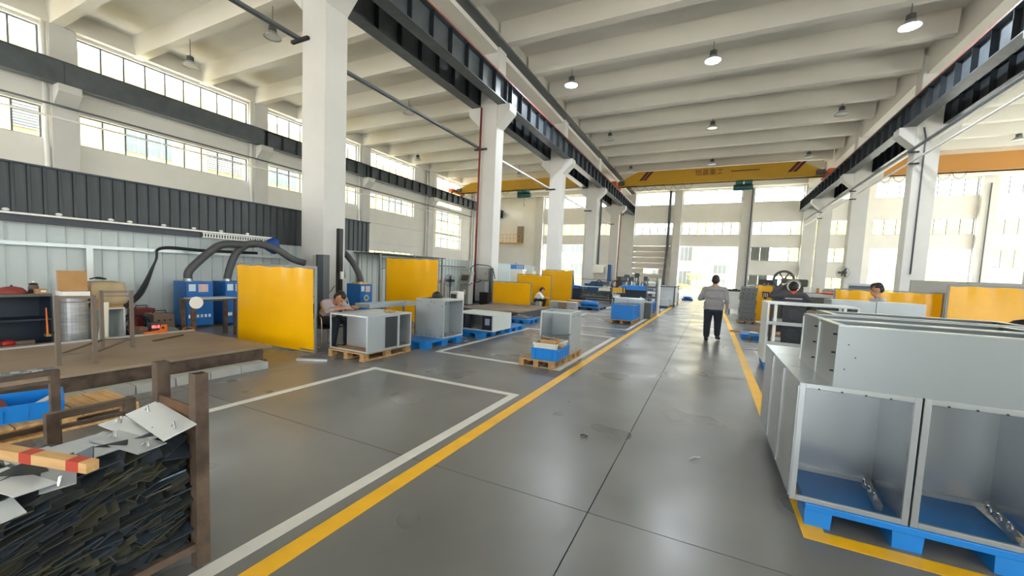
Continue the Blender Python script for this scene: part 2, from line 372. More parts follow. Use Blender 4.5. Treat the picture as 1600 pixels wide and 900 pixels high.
# runway beams: one welded I-girder per span with web stiffeners
def beam_mesh(L_):
    mb = MB().b(-.25, .25, 0, L_, 0, .04).b(-.25, .25, 0, L_, 1.06, 1.1).b(-.012, .012, 0, L_, .04, 1.06); return mb
STI = MB().b(0, .2, -.008, .008, .04, 1.06).mesh('web_stiffener', STEELB)
STI2 = MB().b(-.2, 0, -.008, .008, .04, 1.06).mesh('web_stiffener', STEELB)
bm_ = beam_mesh(9.78).mesh('girder', STEELD)
def runway(x, ys_, lab, grp, plain=()):
    for i, y in enumerate(ys_):
        t = T('crane_runway_beam', lab[i] if isinstance(lab, list) else lab, 'crane beam', (x, y, 9.8), group=grp)
        obj('girder', bm_, t)
        if i in plain: MB().b(.2, .212, 0, 9.78, .04, 1.06).o('cover_sheet', STEELD, t)
        for k in range(9) if i not in plain else ():
            yy = .25 + k*9.28/8
            obj('web_stiffener', STI, t, loc=(.012, yy, 0)); obj('web_stiffener', STI2, t, loc=(-.012, yy, 0))
spans = [y+.375 for y in CY[:-1]]
nm5 = ['nearest span, above the aisle edge', 'second span, meeting the nearest column', 'third span, past the second column', 'fourth span, past the third column', 'farthest span, reaching the end wall']
def labs(side): return ['dark steel crane runway girder %s, %s' % (side, n) for n in ('span behind the camera', 'nearest span in view', 'second span', 'third span', 'fourth span', 'farthest span at the end wall')]
spans = [CY[k]+.375 for k in range(0, 6)]
spans[-1] = min(spans[-1], 55-9.8)
runway(-9.75, [CY[k]+.375 for k in range(0, 5)], labs('on the aisle side of the left columns'), 'left column runway girders, aisle side')
runway(-11.22, [CY[k]+.375 for k in range(0, 5)], labs('on the wall side of the left columns'), 'left column runway girders, wall side')
runway(8.42, [ry[k]+.375 for k in range(0, 5)][:4] + [], labs('on the aisle side of the right columns')[1:], 'right column runway girders, aisle side')
runway(9.93, [ry[k]+.375 for k in range(0, 5)][:4], labs('on the outer side of the right columns')[1:], 'right column runway girders, outer side')
runway(-29.2, [CY[k]+.375 for k in range(0, 5)], labs('along the left wall'), 'left wall runway girders', (0, 1))
sp = beam_mesh(7.2).mesh('girder', STEELD)
for x, lb in ((-9.75, 'short last crane girder of the left aisle row at the end wall'), (-11.22, 'short last crane girder of the left row, wall side'), (8.42, 'short last crane girder of the right aisle row'), (9.93, 'short last crane girder of the right row, outer side'), (-29.2, 'short last crane girder along the left wall')):
    y = 47.375 if x > 0 else CY[-1]+.375+9.8*0
    y = 47.375 if x > 0 else 47.53-.005
    t = T('crane_runway_beam', lb, 'crane beam', (x, y, 9.8)); obj('girder', sp, t)
    for k in range(7): obj('web_stiffener', STI, t, loc=(.012, .2+k*1.12, 0)); obj('web_stiffener', STI2, t, loc=(-.012, .2+k*1.12, 0))
# brackets of the left wall runway
for k in range(-1, 5):
    y = 8.0+9.8*k; mb = MB().prism([(-29.55, 9.8), (-28.85, 9.8), (-28.85, 9.45), (-29.55, 8.85)], y+.05, y+.9, 'y')
    tag(mb.o('wall_bracket', COLP, bevel=.02), 'white concrete bracket on the left wall, %s' % ['beside the camera', 'at the left picture edge', 'seen beside the nearest column', 'above the canopy', 'left of the tall window', 'near the far corner'][k+1], 'bracket', 'concrete brackets on the left wall')
# rails + red conductor lines
for x, s, lb in ((-9.75, 1, 'left'), (8.42, -1, 'right')):
    tag(MB().b(-.04, .04, -5, 54.8, 10.9, 10.98).o('crane_rail', STEELD, loc=(x, 0, 0)), 'crane rail on the %s aisle girder' % lb, 'rail')
    tag(MB().b(x+s*.2-.03, x+s*.2+.03, -2, 54.4, 10.9, 10.96).o('conductor_rail', mat('red_conductor', 'C23A22', .5)), 'red conductor line along the %s aisle girder' % lb, 'conductor rail')
for x, lb in ((-11.22, 'left column row, wall side'), (-29.2, 'left wall'), (9.93, 'right column row, outer side')):
    tag(MB().b(x-.04, x+.04, -5, 54.8, 10.9, 10.98).o('crane_rail', STEELD), 'crane rail on the girders of the %s' % lb, 'rail')
# ---------------------------------------------------------------- outside
GROUND = mat('yard_concrete', 'C9C5BA', .8, var=.1, scale=.4)
struct(MB().b(-90, 90, -60, 120, -.5, -.25).o('ground_outside', GROUND), 'pale concrete yard outside the hall', 'ground')
FACY = mat('yellow_render', 'B49F66', .85, var=.05, scale=.5); FACW = mat('white_render', '94908A', .85); FWN = mat('facade_window', '4E5659', .3); LOUV = mat('louvre_grey', '9DA3A6', .5)
def facade(name, label, ax, plane, depth, u0, u1, h, m, cols, rows, wm=FWN, louvre=()):
    t = T(name, label, 'building', (0, 0, -.25)); d = 1 if depth > 0 else -1
    mb = MB(); a, b = sorted((plane, plane+depth))
    (mb.b(a, b, u0, u1, 0, h) if ax == 'x' else mb.b(u0, u1, a, b, 0, h)); mb.o('wall', m, t)
    k = 0
    for z0, z1 in rows:
        for c0, c1 in cols:
            a, b = sorted((plane-d*.06, plane+d*.02)); mb = MB()
            (mb.b(a, b, c0, c1, z0, z1) if ax == 'x' else mb.b(c0, c1, a, b, z0, z1))
            mb.cm = 1; n = max(2, round((c1-c0)/.8)); a, b = sorted((plane-d*.1, plane-d*.05))
            if k % 5 in louvre:
                for i in range(14):
                    z = z0+(z1-z0)*(i+.2)/14
                    (mb.b(a, b, c0, c1, z, z+(z1-z0)/28) if ax == 'x' else mb.b(c0, c1, a, b, z, z+(z1-z0)/28))
            else:
                for i in range(n+1):
                    u = c0+(c1-c0)*i/n-.04
                    (mb.b(a, b, u, u+.08, z0, z1) if ax == 'x' else mb.b(u, u+.08, a, b, z0, z1))
            mb.o('window', [wm, FACW], t); k += 1
    return t
facade('yellow_factory_block', 'yellow building with grey windows and louvres beyond the left windows', 'x', -44, -10, -30, 70, 17, FACY, [(a, a+3.2) for a in range(-8, 66, 6)], [(5.5, 8.2), (10.5, 13.2)], louvre=(1, 3))
facade('white_workshop_block', 'white workshop with ribbon windows seen through the open doorway', 'y', 84, 10, -14, -3, 12, FACW, [(-10.6, -7.4), (-6.4, -3.6)], [(1, 3.6), (5.6, 8.2)], FWN)
facade('yellow_annexe', 'pale yellow blank annexe seen through the open doorway', 'y', 79, 10, -3.0, -.4, 14, mat('pale_yellow_render', 'B4A473', .85), [], [])
facade('office_block', 'pale office block with window bands right in the open doorway', 'y', 86, 10, -.3, 9, 13, FACW, [(.2, 2.4), (2.8, 6.2)], [(.8, 2.4), (3.4, 5.0), (8.5, 10.5)])
facade('yellow_dormitory', 'bright yellow building with grouped windows beyond the right doorway', 'y', 95, 12, 14, 60, 14, mat('bright_yellow_render', 'B3A95A', .85), [(a, a+3) for a in (24, 29, 34, 39, 44, 50)], [(4.4, 6.4), (9.4, 11.4)])
facade('yellow_store', 'yellow building seen through the far left doorway', 'y', 80, 8, -50, -16, 13, FACY, [(-31, -27.5), (-26.4, -23.6)], [(2, 4.4), (6.6, 8.6)])
t = T('blue_gate', 'light blue sheet gate beside the yellow building outside', 'gate', (36.5, 90, -.25)); MB().b(-1.8, 1.8, -.05, .05, 0, 3).o('leaf', mat('light_blue_sheet', '6FB4E6', .5), t); [MB().b(a, a+.2, -.1, .1, 0, 3.1).o('post', FACW, t) for a in (-2, 1.8)]
tag(MB().b(1.9, 3.4, 60, 61.4, -.25, 5.4).o('gate_pier', mat('weathered_concrete', 'B9B3A4', .8, var=.2, scale=1.5)), 'weathered concrete pier outside, right in the open doorway', 'pier')
LEAF = mat('tree_leaves', '7C9440', .7, var=.3, scale=3); BARK = mat('bark', '5E4B39', .9)
def tree(x, y, h, r, n, lab, nm='young_tree', cat='tree'):
    t = T(nm, lab, cat, (x, y, -.25)); tr = MB().path([(0, 0, 0), (.04, .02, h*.4), (0, .05, h*.75)], [.07, .06, .03], 7)
    for i in range(6):
        a = i*1.05; tr.path([(0, .03, h*(.42+.04*i)), (cos(a)*r*.4, sin(a)*r*.4, h*(.6+.04*i)), (cos(a)*r*.75, sin(a)*r*.75, h*(.74+.03*i))], [.03, .02, .01], 5)
    tr.o('trunk', BARK, t); mb = MB()
    for i in range(n):
        th = random.uniform(0, 2*pi); rr = r*random.random()**.5; z = h*.62+random.uniform(-.3, .42)*h*.6*(1-.4*rr/r)
        R = Matrix.Rotation(random.uniform(0, 6.3), 3, 'Z') @ Matrix.Rotation(random.uniform(-1, 1), 3, 'X')
        p = Vector((cos(th)*rr, sin(th)*rr, z)); l = .16; mb.add([p+R @ Vector(v) for v in ((-l, 0, 0), (0, -l*.4, .02), (l, 0, 0), (0, l*.4, .02))], [(0, 1, 2, 3)])
    o = mb.o('leaves', LEAF, t); o['kind'] = 'stuff'; return t
tree(-2.1, 70, 3.9, 1.5, 420, 'young leafy tree standing outside in the open doorway')
for x, y, s, l in ((-4.4, 72, 1.5, 'round hedge bush left of the young tree outside'), (-.6, 71.5, 1.1, 'low hedge bush right of the young tree outside')): tree(x, y, s, 1.3, 420, l, 'hedge_bush', 'bush')
# ---------------------------------------------------------------- roller gate, balcony, pipes on the far wall
g = struct(MB().b(-9.7, -5.0, 55.08, 55.12, 0, .05).o('door_1', STEELD), 'closed pale panel gate left of the open doorway', 'gate')
GATE = mat('gate_panel_paint', 'D2CCC2', .6)
for i in range(8):
    z = .05+i*.725
    if i == 3:
        MB().b(-9.7, -8.1, 55.1, 55.16, z, z+.71).b(-6.2, -5.0, 55.1, 55.16, z, z+.71).b(-8.1, -6.2, 55.1, 55.16, z, z+.06).o('gate_panel', GATE, g); MB().b(-8.1, -6.2, 55.12, 55.13, z+.06, z+.71).o('pane', GLASS, g)
    else: MB().b(-9.7, -5.0, 55.1, 55.16, z, z+.71).o('gate_panel', GATE, g)
YST = mat('yellow_steel', 'D9A520', .5)
t = T('wall_balcony', 'yellow railed service balcony high on the far left wall', 'balcony', (-27.7, 54.5, 6.0))
MB().b(-2.1, 2.1, -.5, .5, 0, .12).o('deck', YST, t)
mb = MB()
for i in range(8): mb.b(-2.1+i*.594, -2.06+i*.594, -.5, -.46, .12, 1.3)
mb.o('baluster', YST, t); MB().b(-2.1, 2.1, -.5, -.45, 1.25, 1.3).b(-2.1, 2.1, -.5, -.45, .7, .74).o('handrail', YST, t)
d = struct(MB().b(-26.7, -25.6, 54.93, 54.99, 6.13, 8.6).o('door_2', mat('brown_door', '8A7F72', .6)), 'grey-brown door above the yellow balcony', 'door'); MB().b(-26.62, -26.55, 54.88, 54.93, 7.1, 7.35).o('door_handle', STEELD, d)
PIPEW = mat('white_pipe', 'E4E3DE', .5); PIPED = mat('dark_pipe', '565C61', .5); PIPER = mat('red_brown_pipe', '7E2A24', .5)
def pipe(nm, pts, r, m, lab, n=8): return tag(MB().path(pts, r, n).o(nm, m, smooth=True), lab, 'pipe')
pipe('drain_pipe', [(-5.3, 54.7, 12.9), (-5.3, 54.7, 5.5), (-5.45, 54.6, 1.9), (-5.45, 54.6, 0)], .16, PIPED, 'thick dark drain pipe down the far wall beside the doorway')
pipe('drain_pipe', [(3.6, 54.3, 12.5), (3.6, 54.3, 0)], .08, PIPED, 'thin dark drain pipe on the pilaster right of the doorway')
pipe('drain_pipe', [(-9.85, 38.25, 9.75), (-9.85, 38.25, 0)], .1, PIPED, 'dark drain pipe behind the fourth left column')
pipe('fire_pipe', [(-10.8, 17.58, 9.7), (-10.86, 17.58, 0)], .05, PIPER, 'red-brown pipe down the front of the second left column')
pipe('fire_pipe', [(-9.75, 47.0, 9), (-9.85, 47.0, 0)], .06, PIPER, 'red pipe down the farthest left column')
pipe('column_conduit', [(8.95, 27.36, 9.7), (9.05, 27.36, 9.2), (9.05, 27.36, 2.4)], .035, PIPED, 'thin dark conduit down the nearest right column')
pipe('column_conduit', [(23.0, 54.35, 12.0), (23.0, 54.35, 1.0)], .05, PIPED, 'dark conduit on the pilaster at the right picture edge')
for k in range(0, 5):
    y = 7.85+9.8*k; nmk = ['left picture edge', 'pilaster seen beside the nearest column', 'pilaster above the canopy', 'pilaster left of the tall window', 'pilaster in the far corner'][k]
    pipe('rainwater_pipe', [(-29.75, y, 12.7), (-29.75, y, 0)], .1, PIPEW, 'white rainwater downpipe on the left wall, %s' % nmk)
for z, x in ((8.85, -29.45), (8.25, -29.45)):
    pipe('wall_pipe', [(x, -4, z), (x, 46.5, z)], .05, PIPED if z > 8.5 else PIPEW, '%s horizontal service pipe along the left wall' % ('upper dark' if z > 8.5 else 'lower pale'))
# cable rods strung from column to column
for i, (x, z, y0, y1, lab) in enumerate([(-11.1, 8.0, -2, 7.95, 'dark cable conduit running to the nearest left column'), (-10.95, 7.75, 8.7, 17.75, 'dark cable conduit between the first two left columns'), (-10.95, 7.75, 18.5, 27.55, 'pale cable conduit between the second and third left columns'), (-10.95, 7.75, 28.3, 37.35, 'pale cable conduit between the third and fourth left columns'), (-10.95, 7.75, 38.1, 47.15, 'pale cable conduit between the two farthest left columns')]):
    t = T('cable_conduit', lab, 'conduit', (0, 0, 0), group='conduits along the left columns')
    MB().b(x-.07, x+.07, y0, y1, z, z+.08).o('tray', PIPED if i < 2 else PIPEW, t)
    MB().b(x-.25, x+.45, y1-.09, y1, z-.08, z).o('support_arm', BLK, t)
for x, z, r, m, lab in ((8.55, 8.62, .07, PIPED, 'dark conduit slanting past the right column corbels'), (8.6, 8.05, .05, PIPEW, 'pale conduit running along the right column row')):
    t = T('cable_conduit', lab, 'conduit', (0, 0, 0), group='conduits along the right columns')
    MB().path([(x, 8, z), (x, 53, z)], r, 8).o('tray', m, t)
    for y in ry[1:]: MB().b(x-.1, x+.3, y-.12, y-.02, z-.14, z-.07).o('support_arm', BLK, t)
tag(MB().b(9.2, 9.32, 14, 47, 9.0, 9.06).o('strip_light_track', mat('lit_track', 'F2F0E4', .5)), 'long pale track under the outer right girders', 'track')
# ---------------------------------------------------------------- overhead cranes
CRY = mat('crane_yellow', 'C79A1E', .45, var=.08, scale=1); CRM = mat('crane_marking', '5A1B22', .5); HOI = mat('hoist_green', '2C5B58', .45); CRO = mat('crane_orange', 'C65A2A', .5)
def crane(y, x0, x1, zb, h, lab, txt=None, hx=0, col=CRY, stripes=()):
    t = T('overhead_crane', lab, 'crane', (0, y, 0)); d = .28
    poly = [(x0, zb), (x1, zb), (x1, zb+.35), (x1-2.2, zb+h), (x0+2.2, zb+h), (x0, zb+.35)]
    gd = MB().prism(poly, -d, d, 'y').o('bridge_girder', col, t, bevel=.03); MB().b(x0, x1, -d-.06, d+.06, zb, zb+.06).o('flange', col, t)
    for sx in stripes:
        for k in range(2): MB().prism([(sx+k*.38, zb+.5), (sx+.3+k*.38, zb+.5), (sx+1.0+k*.38, zb+h-.04), (sx+.7+k*.38, zb+h-.04)], -d-.012, -d, 'y').o('stripe', CRM, gd)
    if txt:
        o = obj('lettering', text_mesh(txt, .62), gd); o.data.materials.append(CRM); o.rotation_euler = (pi/2, 0, 0); o.location = (x0+7.6, -d-.01, zb+.72)
        MB().b(x0+10.7, x0+13, -d-.012, -d, zb+.86, zb+.94).o('lettering_strip', CRM, gd)
    for x, s in ((x0, 1), (x1, -1)):
        e = MB().b(x-.25, x+.25, -1.4, 1.4, zb-.02, zb+.36).o('end_carriage', CRO, t)
        for yy in (-1.1, 1.1): MB().lathe([(.14, -.07), (.14, .07)], (x, yy, zb-.01), 14, 'x').o('wheel', STEELD, e)
        MB().b(x+s*.3, x+s*.9, -.6, -.3, zb+.1, zb+.5).o('drive_motor', STEELD, t)
    for i in range(7):
        xx = x0+1.2+i*.9; MB().path([(xx, -.4, zb), (xx+.2, -.4, zb-.45), (xx+.45, -.4, zb-.6), (xx+.7, -.4, zb-.45), (xx+.9, -.4, zb)], .018, 6).o('festoon_cable', BLK, t)
    t2 = T('hoist_trolley', 'green electric hoist hanging from the %s crane' % ('central' if abs(hx) < 5 else ('left bay' if hx < 0 else 'right bay')), 'hoist', (0, y, 0)); t = t2
    ho = MB().lathe([(.28, -.8), (.3, -.5), (.3, .6), (.24, .8)], (hx, 0, zb-.6), 16, 'x').b(hx-.55, hx-.15, -.3, .3, zb-.35, zb).b(hx+.15, hx+.55, -.3, .3, zb-.35, zb).o('hoist', HOI, t, smooth=False)
    MB().lathe([(.2, -.3), (.22, .3)], (hx-.35, -.42, zb-.23), 12, 'x').lathe([(.2, -.3), (.22, .3)], (hx+.4, -.42, zb-.23), 12, 'x').o('hoist_motor', HOI, t)
    MB().tube((hx, 0, zb-.8), (hx, 0, zb-1.6), .02, 6).o('hoist_rope', BLK, t); MB().path([(hx, 0, zb-1.55), (hx+.1, 0, zb-1.7), (hx+.06, 0, zb-1.85), (hx-.08, 0, zb-1.8)], .035, 7).o('hook', STEELD, t)
    return t
crane(43.8, -9.75, 8.42, 11.13, 1.4, 'yellow overhead bridge crane across the central bay with dark red stripes', '恒嘉重工', 2.05, stripes=(-7.4, 5.4))
crane(42.4, -29.2, -11.22, 11.13, 1.15, 'yellow overhead crane in the left bay, partly behind columns', None, -19.9, stripes=(-26.2,))
crane(45, 9.93, 28.0, 11.13, 1.4, 'orange-brown overhead crane in the right bay', None, 24.5, mat('crane_orange_brown', 'B9823A', .5))
# ---------------------------------------------------------------- high-bay lamps
LSH = mat('lamp_shade', 'B4B7B6', .35, .4); LBD = mat('lamp_body', '4A4C4C', .5)
LIT = mat('lamp_lit', 'E9F1FF', .5, emit=14)
LOFF = mat('lamp_lens', 'D8DAD6', .3)
def lamp(x, y, on, lab):
    yj = min((18.1+3.267*k for k in range(-5, 12)), key=lambda v: abs(v-y)); q = yj/y; zl = 1.62+10.5*q
    t = T('high_bay_lamp', lab, 'lamp', (x*q, yj, zl), group='high-bay lamps')
    MB().tube((0, 0, .28), (0, 0, 12.7-zl), .015, 6).o('hanger_rod', LBD, t)
    MB().lathe([(.1, .3), (.15, .27), (.16, .05), (.17, .02)], n=14).o('ballast_housing', LBD, t)
    MB().lathe([(.17, .04), (.24, -.06), (.36, -.19), (.355, -.19), (.23, -.06), (.16, .03)], n=18).o('shade', LSH, t, smooth=True)
    MB().lathe([(.3, -.165), (.3, -.15)], n=18).o('lens', LIT if on else LOFF, t)
    if on:
        l = bpy.data.lights.new('lamp_light', 'AREA'); l.shape = 'DISK'; l.size = .6; l.energy = 45; l.color = (.85, .93, 1); o = bpy.data.objects.new('lamp_light', l); COL.objects.link(o); o.parent = t; o.location = (0, 0, -.18)
for x, y, on, lab in [(-18.9, 12.2, 0, 'unlit bell lamp above the nearest column, top left'), (-25.9, 12.2, 0, 'unlit bell lamp over the left windows'), (-18.9, 21.5, 0, 'unlit bell lamp between the two nearest columns'), (-25.9, 30.9, 0, 'small unlit bell lamp in front of the left wall, far'), (-19.1, 39.2, 0, 'small unlit bell lamp near the left crane'),
    (-7.6, 21.6, 1, 'lit bell lamp, left of the three lit ones'), (-.66, 21.6, 1, 'lit bell lamp, middle of the three lit ones'), (6.3, 21.6, 1, 'lit bell lamp, right of the three lit ones'),
    (-7.6, 30.9, 0, 'unlit bell lamp behind the left lit lamp'), (-.66, 30.9, 0, 'unlit bell lamp behind the middle lit lamp'), (6.3, 30.9, 0, 'unlit bell lamp behind the right lit lamp'), (-7.75, 40.6, 0, 'small unlit lamp above the left end of the yellow crane'), (-.66, 40.3, 0, 'small unlit lamp above the middle of the yellow crane'), (6.35, 40.3, 0, 'small unlit lamp above the right end of the yellow crane'), (11, 40.2, 0, 'small unlit lamp behind the right girders'), (17.8, 39.7, 0, 'unlit lamp at the right picture edge')]: lamp(x, y, on, lab)
# ================================================================ builders for shop things
def plastic_pallet(lab, x0, x1, y0, y1, h=.15, m=BLUEP, grp='blue plastic pallets'):
    t = T('plastic_pallet', lab, 'pallet', ((x0+x1)/2, (y0+y1)/2, 0), group=grp); a = (x1-x0)/2; b = (y1-y0)/2
    MB().b(-a, a, -b, b, h-.045, h).o('deck', m, t, bevel=.006)
    fw = a*.44; fd = b*.34; me = MB().prism([(-fw*.5, h-.045), (fw*.5, h-.045), (fw*.44, 0), (-fw*.44, 0)], -fd/2, fd/2, 'y').mesh('foot', m)
    for i in (-1, 0, 1):
        for j in (-1, 0, 1): obj('foot', me, t, loc=(i*(a-fw/2), j*(b-fd/2), 0))
    return t
def wood_pallet(lab, x0, x1, y0, y1, h=.13, along='x', grp='wooden pallets', m=None):
    m = m or WOOD; t = T('wooden_pallet', lab, 'pallet', ((x0+x1)/2, (y0+y1)/2, 0), group=grp); a = (x1-x0)/2; b = (y1-y0)/2
    n = 5; w_ = 2*b/n-.012
    me = MB().b(-a, a, 0, w_, h-.022, h).mesh('deck_plank', m)
    for i in range(n): obj('deck_plank', me, t, loc=(0, -b+i*2*b/n+.006, 0))
    bl = MB().b(-.045, .045, -.06, .06, .02, h-.022).mesh('block', m); ru = MB().b(-.05, .05, -b, b, 0, .02).mesh('runner', m)
    for i in (-1, 0, 1):
        obj('runner', ru, t, loc=(i*(a-.05), 0, 0))
        for j in (-1, 0, 1): obj('block', bl, t, loc=(i*(a-.047), j*(b-.062), 0))
    return t
def cabinet(lab, x0, x1, y0, y1, z0, z1, open_=('-y',), m=GALV, edge=GALVL, name='sheet_cabinet', cat='cabinet', grp=None, dots=True, th=.012, rim=.028, nobot=False, nobase=()):
    t = T(name, lab, cat, ((x0+x1)/2, (y0+y1)/2, z0), group=grp); a = (x1-x0)/2; b = (y1-y0)/2; h = z1-z0
    P = {'-y': (-a, a, -b, -b+th, 0, h), '+y': (-a, a, b-th, b, 0, h), '-x': (-a, -a+th, -b+th, b-th, 0, h), '+x': (a-th, a, -b+th, b-th, 0, h), 'top': (-a+th, a-th, -b+th, b-th, h-th, h), 'bot': (-a+th, a-th, -b+th, b-th, 0, th)}
    nm = {'-y': 'front_panel', '+y': 'back_panel', '-x': 'side_panel', '+x': 'side_panel', 'top': 'top_panel', 'bot': 'base_panel'}
    for k, q in P.items():
        if k in open_ or k in nobase: continue
        MB().b(*q).o(nm[k], m, t)
    for k in open_:
        if k in ('-y', '+y'):
            e = -b-.004 if k == '-y' else b+.004-rim*.6; f = e+rim*.6
            for q in ((-a, -a+rim, e, f, 0, h), (a-rim, a, e, f, 0, h), (-a+rim, a-rim, e, f, 0, rim), (-a+rim, a-rim, e, f, h-rim, h)): MB().b(*q).o('edge_frame', edge, t, bevel=.003)
        elif k in ('-x', '+x'):
            e = -a-.004 if k == '-x' else a+.004-rim*.6; f = e+rim*.6
            for q in ((e, f, -b, -b+rim, 0, h), (e, f, b-rim, b, 0, h), (e, f, -b+rim, b-rim, 0, rim), (e, f, -b+rim, b-rim, h-rim, h)): MB().b(*q).o('edge_frame', edge, t, bevel=.003)
        elif k == 'top':
            for q in ((-a, -a+rim, -b, b), (a-rim, a, -b, b), (-a+rim, a-rim, -b, -b+rim), (-a+rim, a-rim, b-rim, b)): MB().b(*q, h+.0005, h+.007).o('edge_frame', edge, t)
    return t
HOLE = MB().lathe([(.011, -.0015), (.011, .0015)], n=8, ax='y').mesh('bolt_hole', BLK)
HOLEX = MB().lathe([(.011, -.0015), (.011, .0015)], n=8, ax='x').mesh('bolt_hole', BLK)
def holes(t, pts, ax='y'):
    for p in pts: obj('bolt_hole', HOLE if ax == 'y' else HOLEX, t, loc=p)
def curtain_mesh(wd, h, seed, nx=26, nz=14, sag=.02):
    rnd = random.Random(seed); ph = [rnd.uniform(0, 6.3) for _ in range(4)]; vs = []; fs = []
    for k in range(nz+1):
        for i in range(nx+1):
            u = i/nx; v = k/nz; y = .006*sin(u*7+ph[0]+v*2)+.012*v**6*sin(u*31+ph[1])+.008*sin(v*5+ph[2])*sin(u*3+ph[3])
            z = v*h-(sag*v**8)*(sin(u*pi*4+ph[1])**2)
            vs.append((u*wd, y, z))
    for k in range(nz):
        for i in range(nx): a = k*(nx+1)+i; fs.append((a, a+1, a+nx+2, a+nx+1))
    mb = MB(); mb.add(vs, fs); n = len(vs); mb.add([(x, y+.003, z) for x, y, z in vs], [f[::-1] for f in fs]); return mb.mesh('curtain', YEL)
def screen(lab, x, y, z, wd, h, rz=0, seed=1, feet=True, mid=False):
    t = T('welding_screen', lab, 'welding screen', (x, y, z), rz, 'yellow welding screens'); r = .017
    for u in (0, wd):
        p = MB().b(u-r, u+r, -r, r, 0, h+.01).o('post', YFR, t)
        if feet: MB().b(u-.02, u+.02, -.28, .28, 0, .03).o('foot', YFR, t)
    MB().b(r, wd-r, -r, r, h-.02, h+.01).o('top_rail', YFR, t); MB().b(r, wd-r, -r, r, .05, .08).o('bottom_rail', YFR, t)
    if mid: MB().b(r, wd-r, .005, .02, h*.37, h*.37+.025).o('middle_rail', YFR, t)
    o = obj('curtain', curtain_mesh(wd-.05, h-.05, seed), t, smooth=True, loc=(.025, -.026, .03)); return t
def corr(pts, r, step=.03, amp=.12, n=10):      # corrugated hose through smooth points
    P = [Vector(p) for p in pts]; out = []
    for i in range(len(P)-1):
        p0 = P[max(i-1, 0)]; p1 = P[i]; p2 = P[i+1]; p3 = P[min(i+2, len(P)-1)]; k = max(2, int((p2-p1).length/step)*2)
        for j in range(k):
            t = j/k; out.append(.5*((2*p1)+(p2-p0)*t+(2*p0-5*p1+4*p2-p3)*t*t+(3*p1-p0-3*p2+p3)*t**3))
    out.append(P[-1]); return MB().path(out, [r*(1+(amp if i % 2 else -amp*.4)) for i in range(len(out))], n)
def smoothpath(pts, r, n=7, k=8):
    P = [Vector(p) for p in pts]; out = []
    for i in range(len(P)-1):
        p0 = P[max(i-1, 0)]; p1 = P[i]; p2 = P[i+1]; p3 = P[min(i+2, len(P)-1)]
        for j in range(k):
            t = j/k; out.append(.5*((2*p1)+(p2-p0)*t+(2*p0-5*p1+4*p2-p3)*t*t+(3*p1-p0-3*p2+p3)*t**3))
    out.append(P[-1]); return MB().path(out, r, n)
def crate(lab, x, y, z, sx, sy, h, rz=0, m=None, name='plastic_crate'):
    m = m or BLUEC; t = T(name, lab, 'crate', (x, y, z), rz, 'blue plastic crates' if m is BLUEC else None); a, b = sx/2, sy/2; w_ = .012
    mb = MB().b(-a, a, -b, b, 0, .012).b(-a, a, -b, -b+w_, .012, h).b(-a, a, b-w_, b, .012, h).b(-a, -a+w_, -b+w_, b-w_, .012, h).b(a-w_, a, -b+w_, b-w_, .012, h); mb.o('body', m, t)
    rm = MB().b(-a-.012, a+.012, -b-.012, -b, h-.035, h).b(-a-.012, a+.012, b, b+.012, h-.035, h).b(-a-.012, -a, -b, b, h-.035, h).b(a, a+.012, -b, b, h-.035, h); rm.o('rim', m, t)
    nx = max(2, int(sx/.12)); ny = max(2, int(sy/.12))
    for i in range(nx):
        u = -a+(i+.5)*sx/nx
        for s in (-1, 1): MB().b(u-.006, u+.006, min(s*b, s*(b+.01)), max(s*b, s*(b+.01)), .01, h-.035).o('rib', m, t)
    for i in range(ny):
        u = -b+(i+.5)*sy/ny
        for s in (-1, 1): MB().b(min(s*a, s*(a+.01)), max(s*a, s*(a+.01)), u-.006, u+.006, .01, h-.035).o('rib', m, t)
    return t
# ================================================================ partition on the left
CLAD = mat('pale_cladding', 'C0C8C7', .45, .1, var=.06, scale=2); CLADD = mat('dark_cladding', '474D4F', .45, .15, col2='33383B', scale=3, stretch=(1, 5, .25)); DFAS = mat('dark_fascia', '3F434B', .5)
pw = struct(MB().b(-11.62, -11.56, .1, 27.0, 0, .06).o('wall_partition', STEELD), 'pale metal clad partition with dark upper band behind the work area', 'wall')
cm = MB().prism([(0, 0), (.03, .0), (.036, .028), (.044, .028), (.05, 0), (.26, 0), (.26, -.02), (0, -.02)], .06, 2.14, 'z')
cm.v = [(-11.55+y, x, z) for x, y, z in cm.v]; cm = cm.mesh('cladding_panel', CLAD)
for i in range(103): obj('cladding_panel', cm, pw, loc=(0, .1+i*.26, 0))
dm = MB().prism([(0, 0), (.05, .0), (.06, .03), (.1, .03), (.11, 0), (.2, 0), (.2, -.02), (0, -.02)], 2.14, 3.2, 'z')
dm.v = [(-11.5+y, x, z) for x, y, z in dm.v]; dm = dm.mesh('upper_cladding_sheet', CLADD)
for i in range(55): obj('upper_cladding_sheet', dm, pw, loc=(0, .1+i*.2, 0))
MB().b(-11.5, -11.36, .1, 5.5, 2.14, 2.27).o('fascia_strip', DFAS, pw); MB().b(-11.56, -11.44, .1, 11.1, 3.2, 3.23).o('cap_flashing', DFAS, pw)
t = T('cable_trunking', 'pale cable trunking along the clad partition with a vertical drop', 'trunking', (-11.45, 0, 1.72)); MB().b(-.06, .03, .1, 7.9, 0, .07).o('trunk', GALVL, t); MB().b(-.05, .03, 3.5, 3.6, -1.2, 0).o('drop', GALVL, t)
t = T('cable_trunking', 'pale trunking with black cables along the partition near the fan', 'trunking', (-11.45, 0, 1.7)); MB().b(-.05, .03, 12.3, 17.6, 0, .06).o('trunk', GALVL, t); MB().tube((.0, 12.3, .09), (.0, 17.6, .06), .03, 6).o('cable', RUB, t)
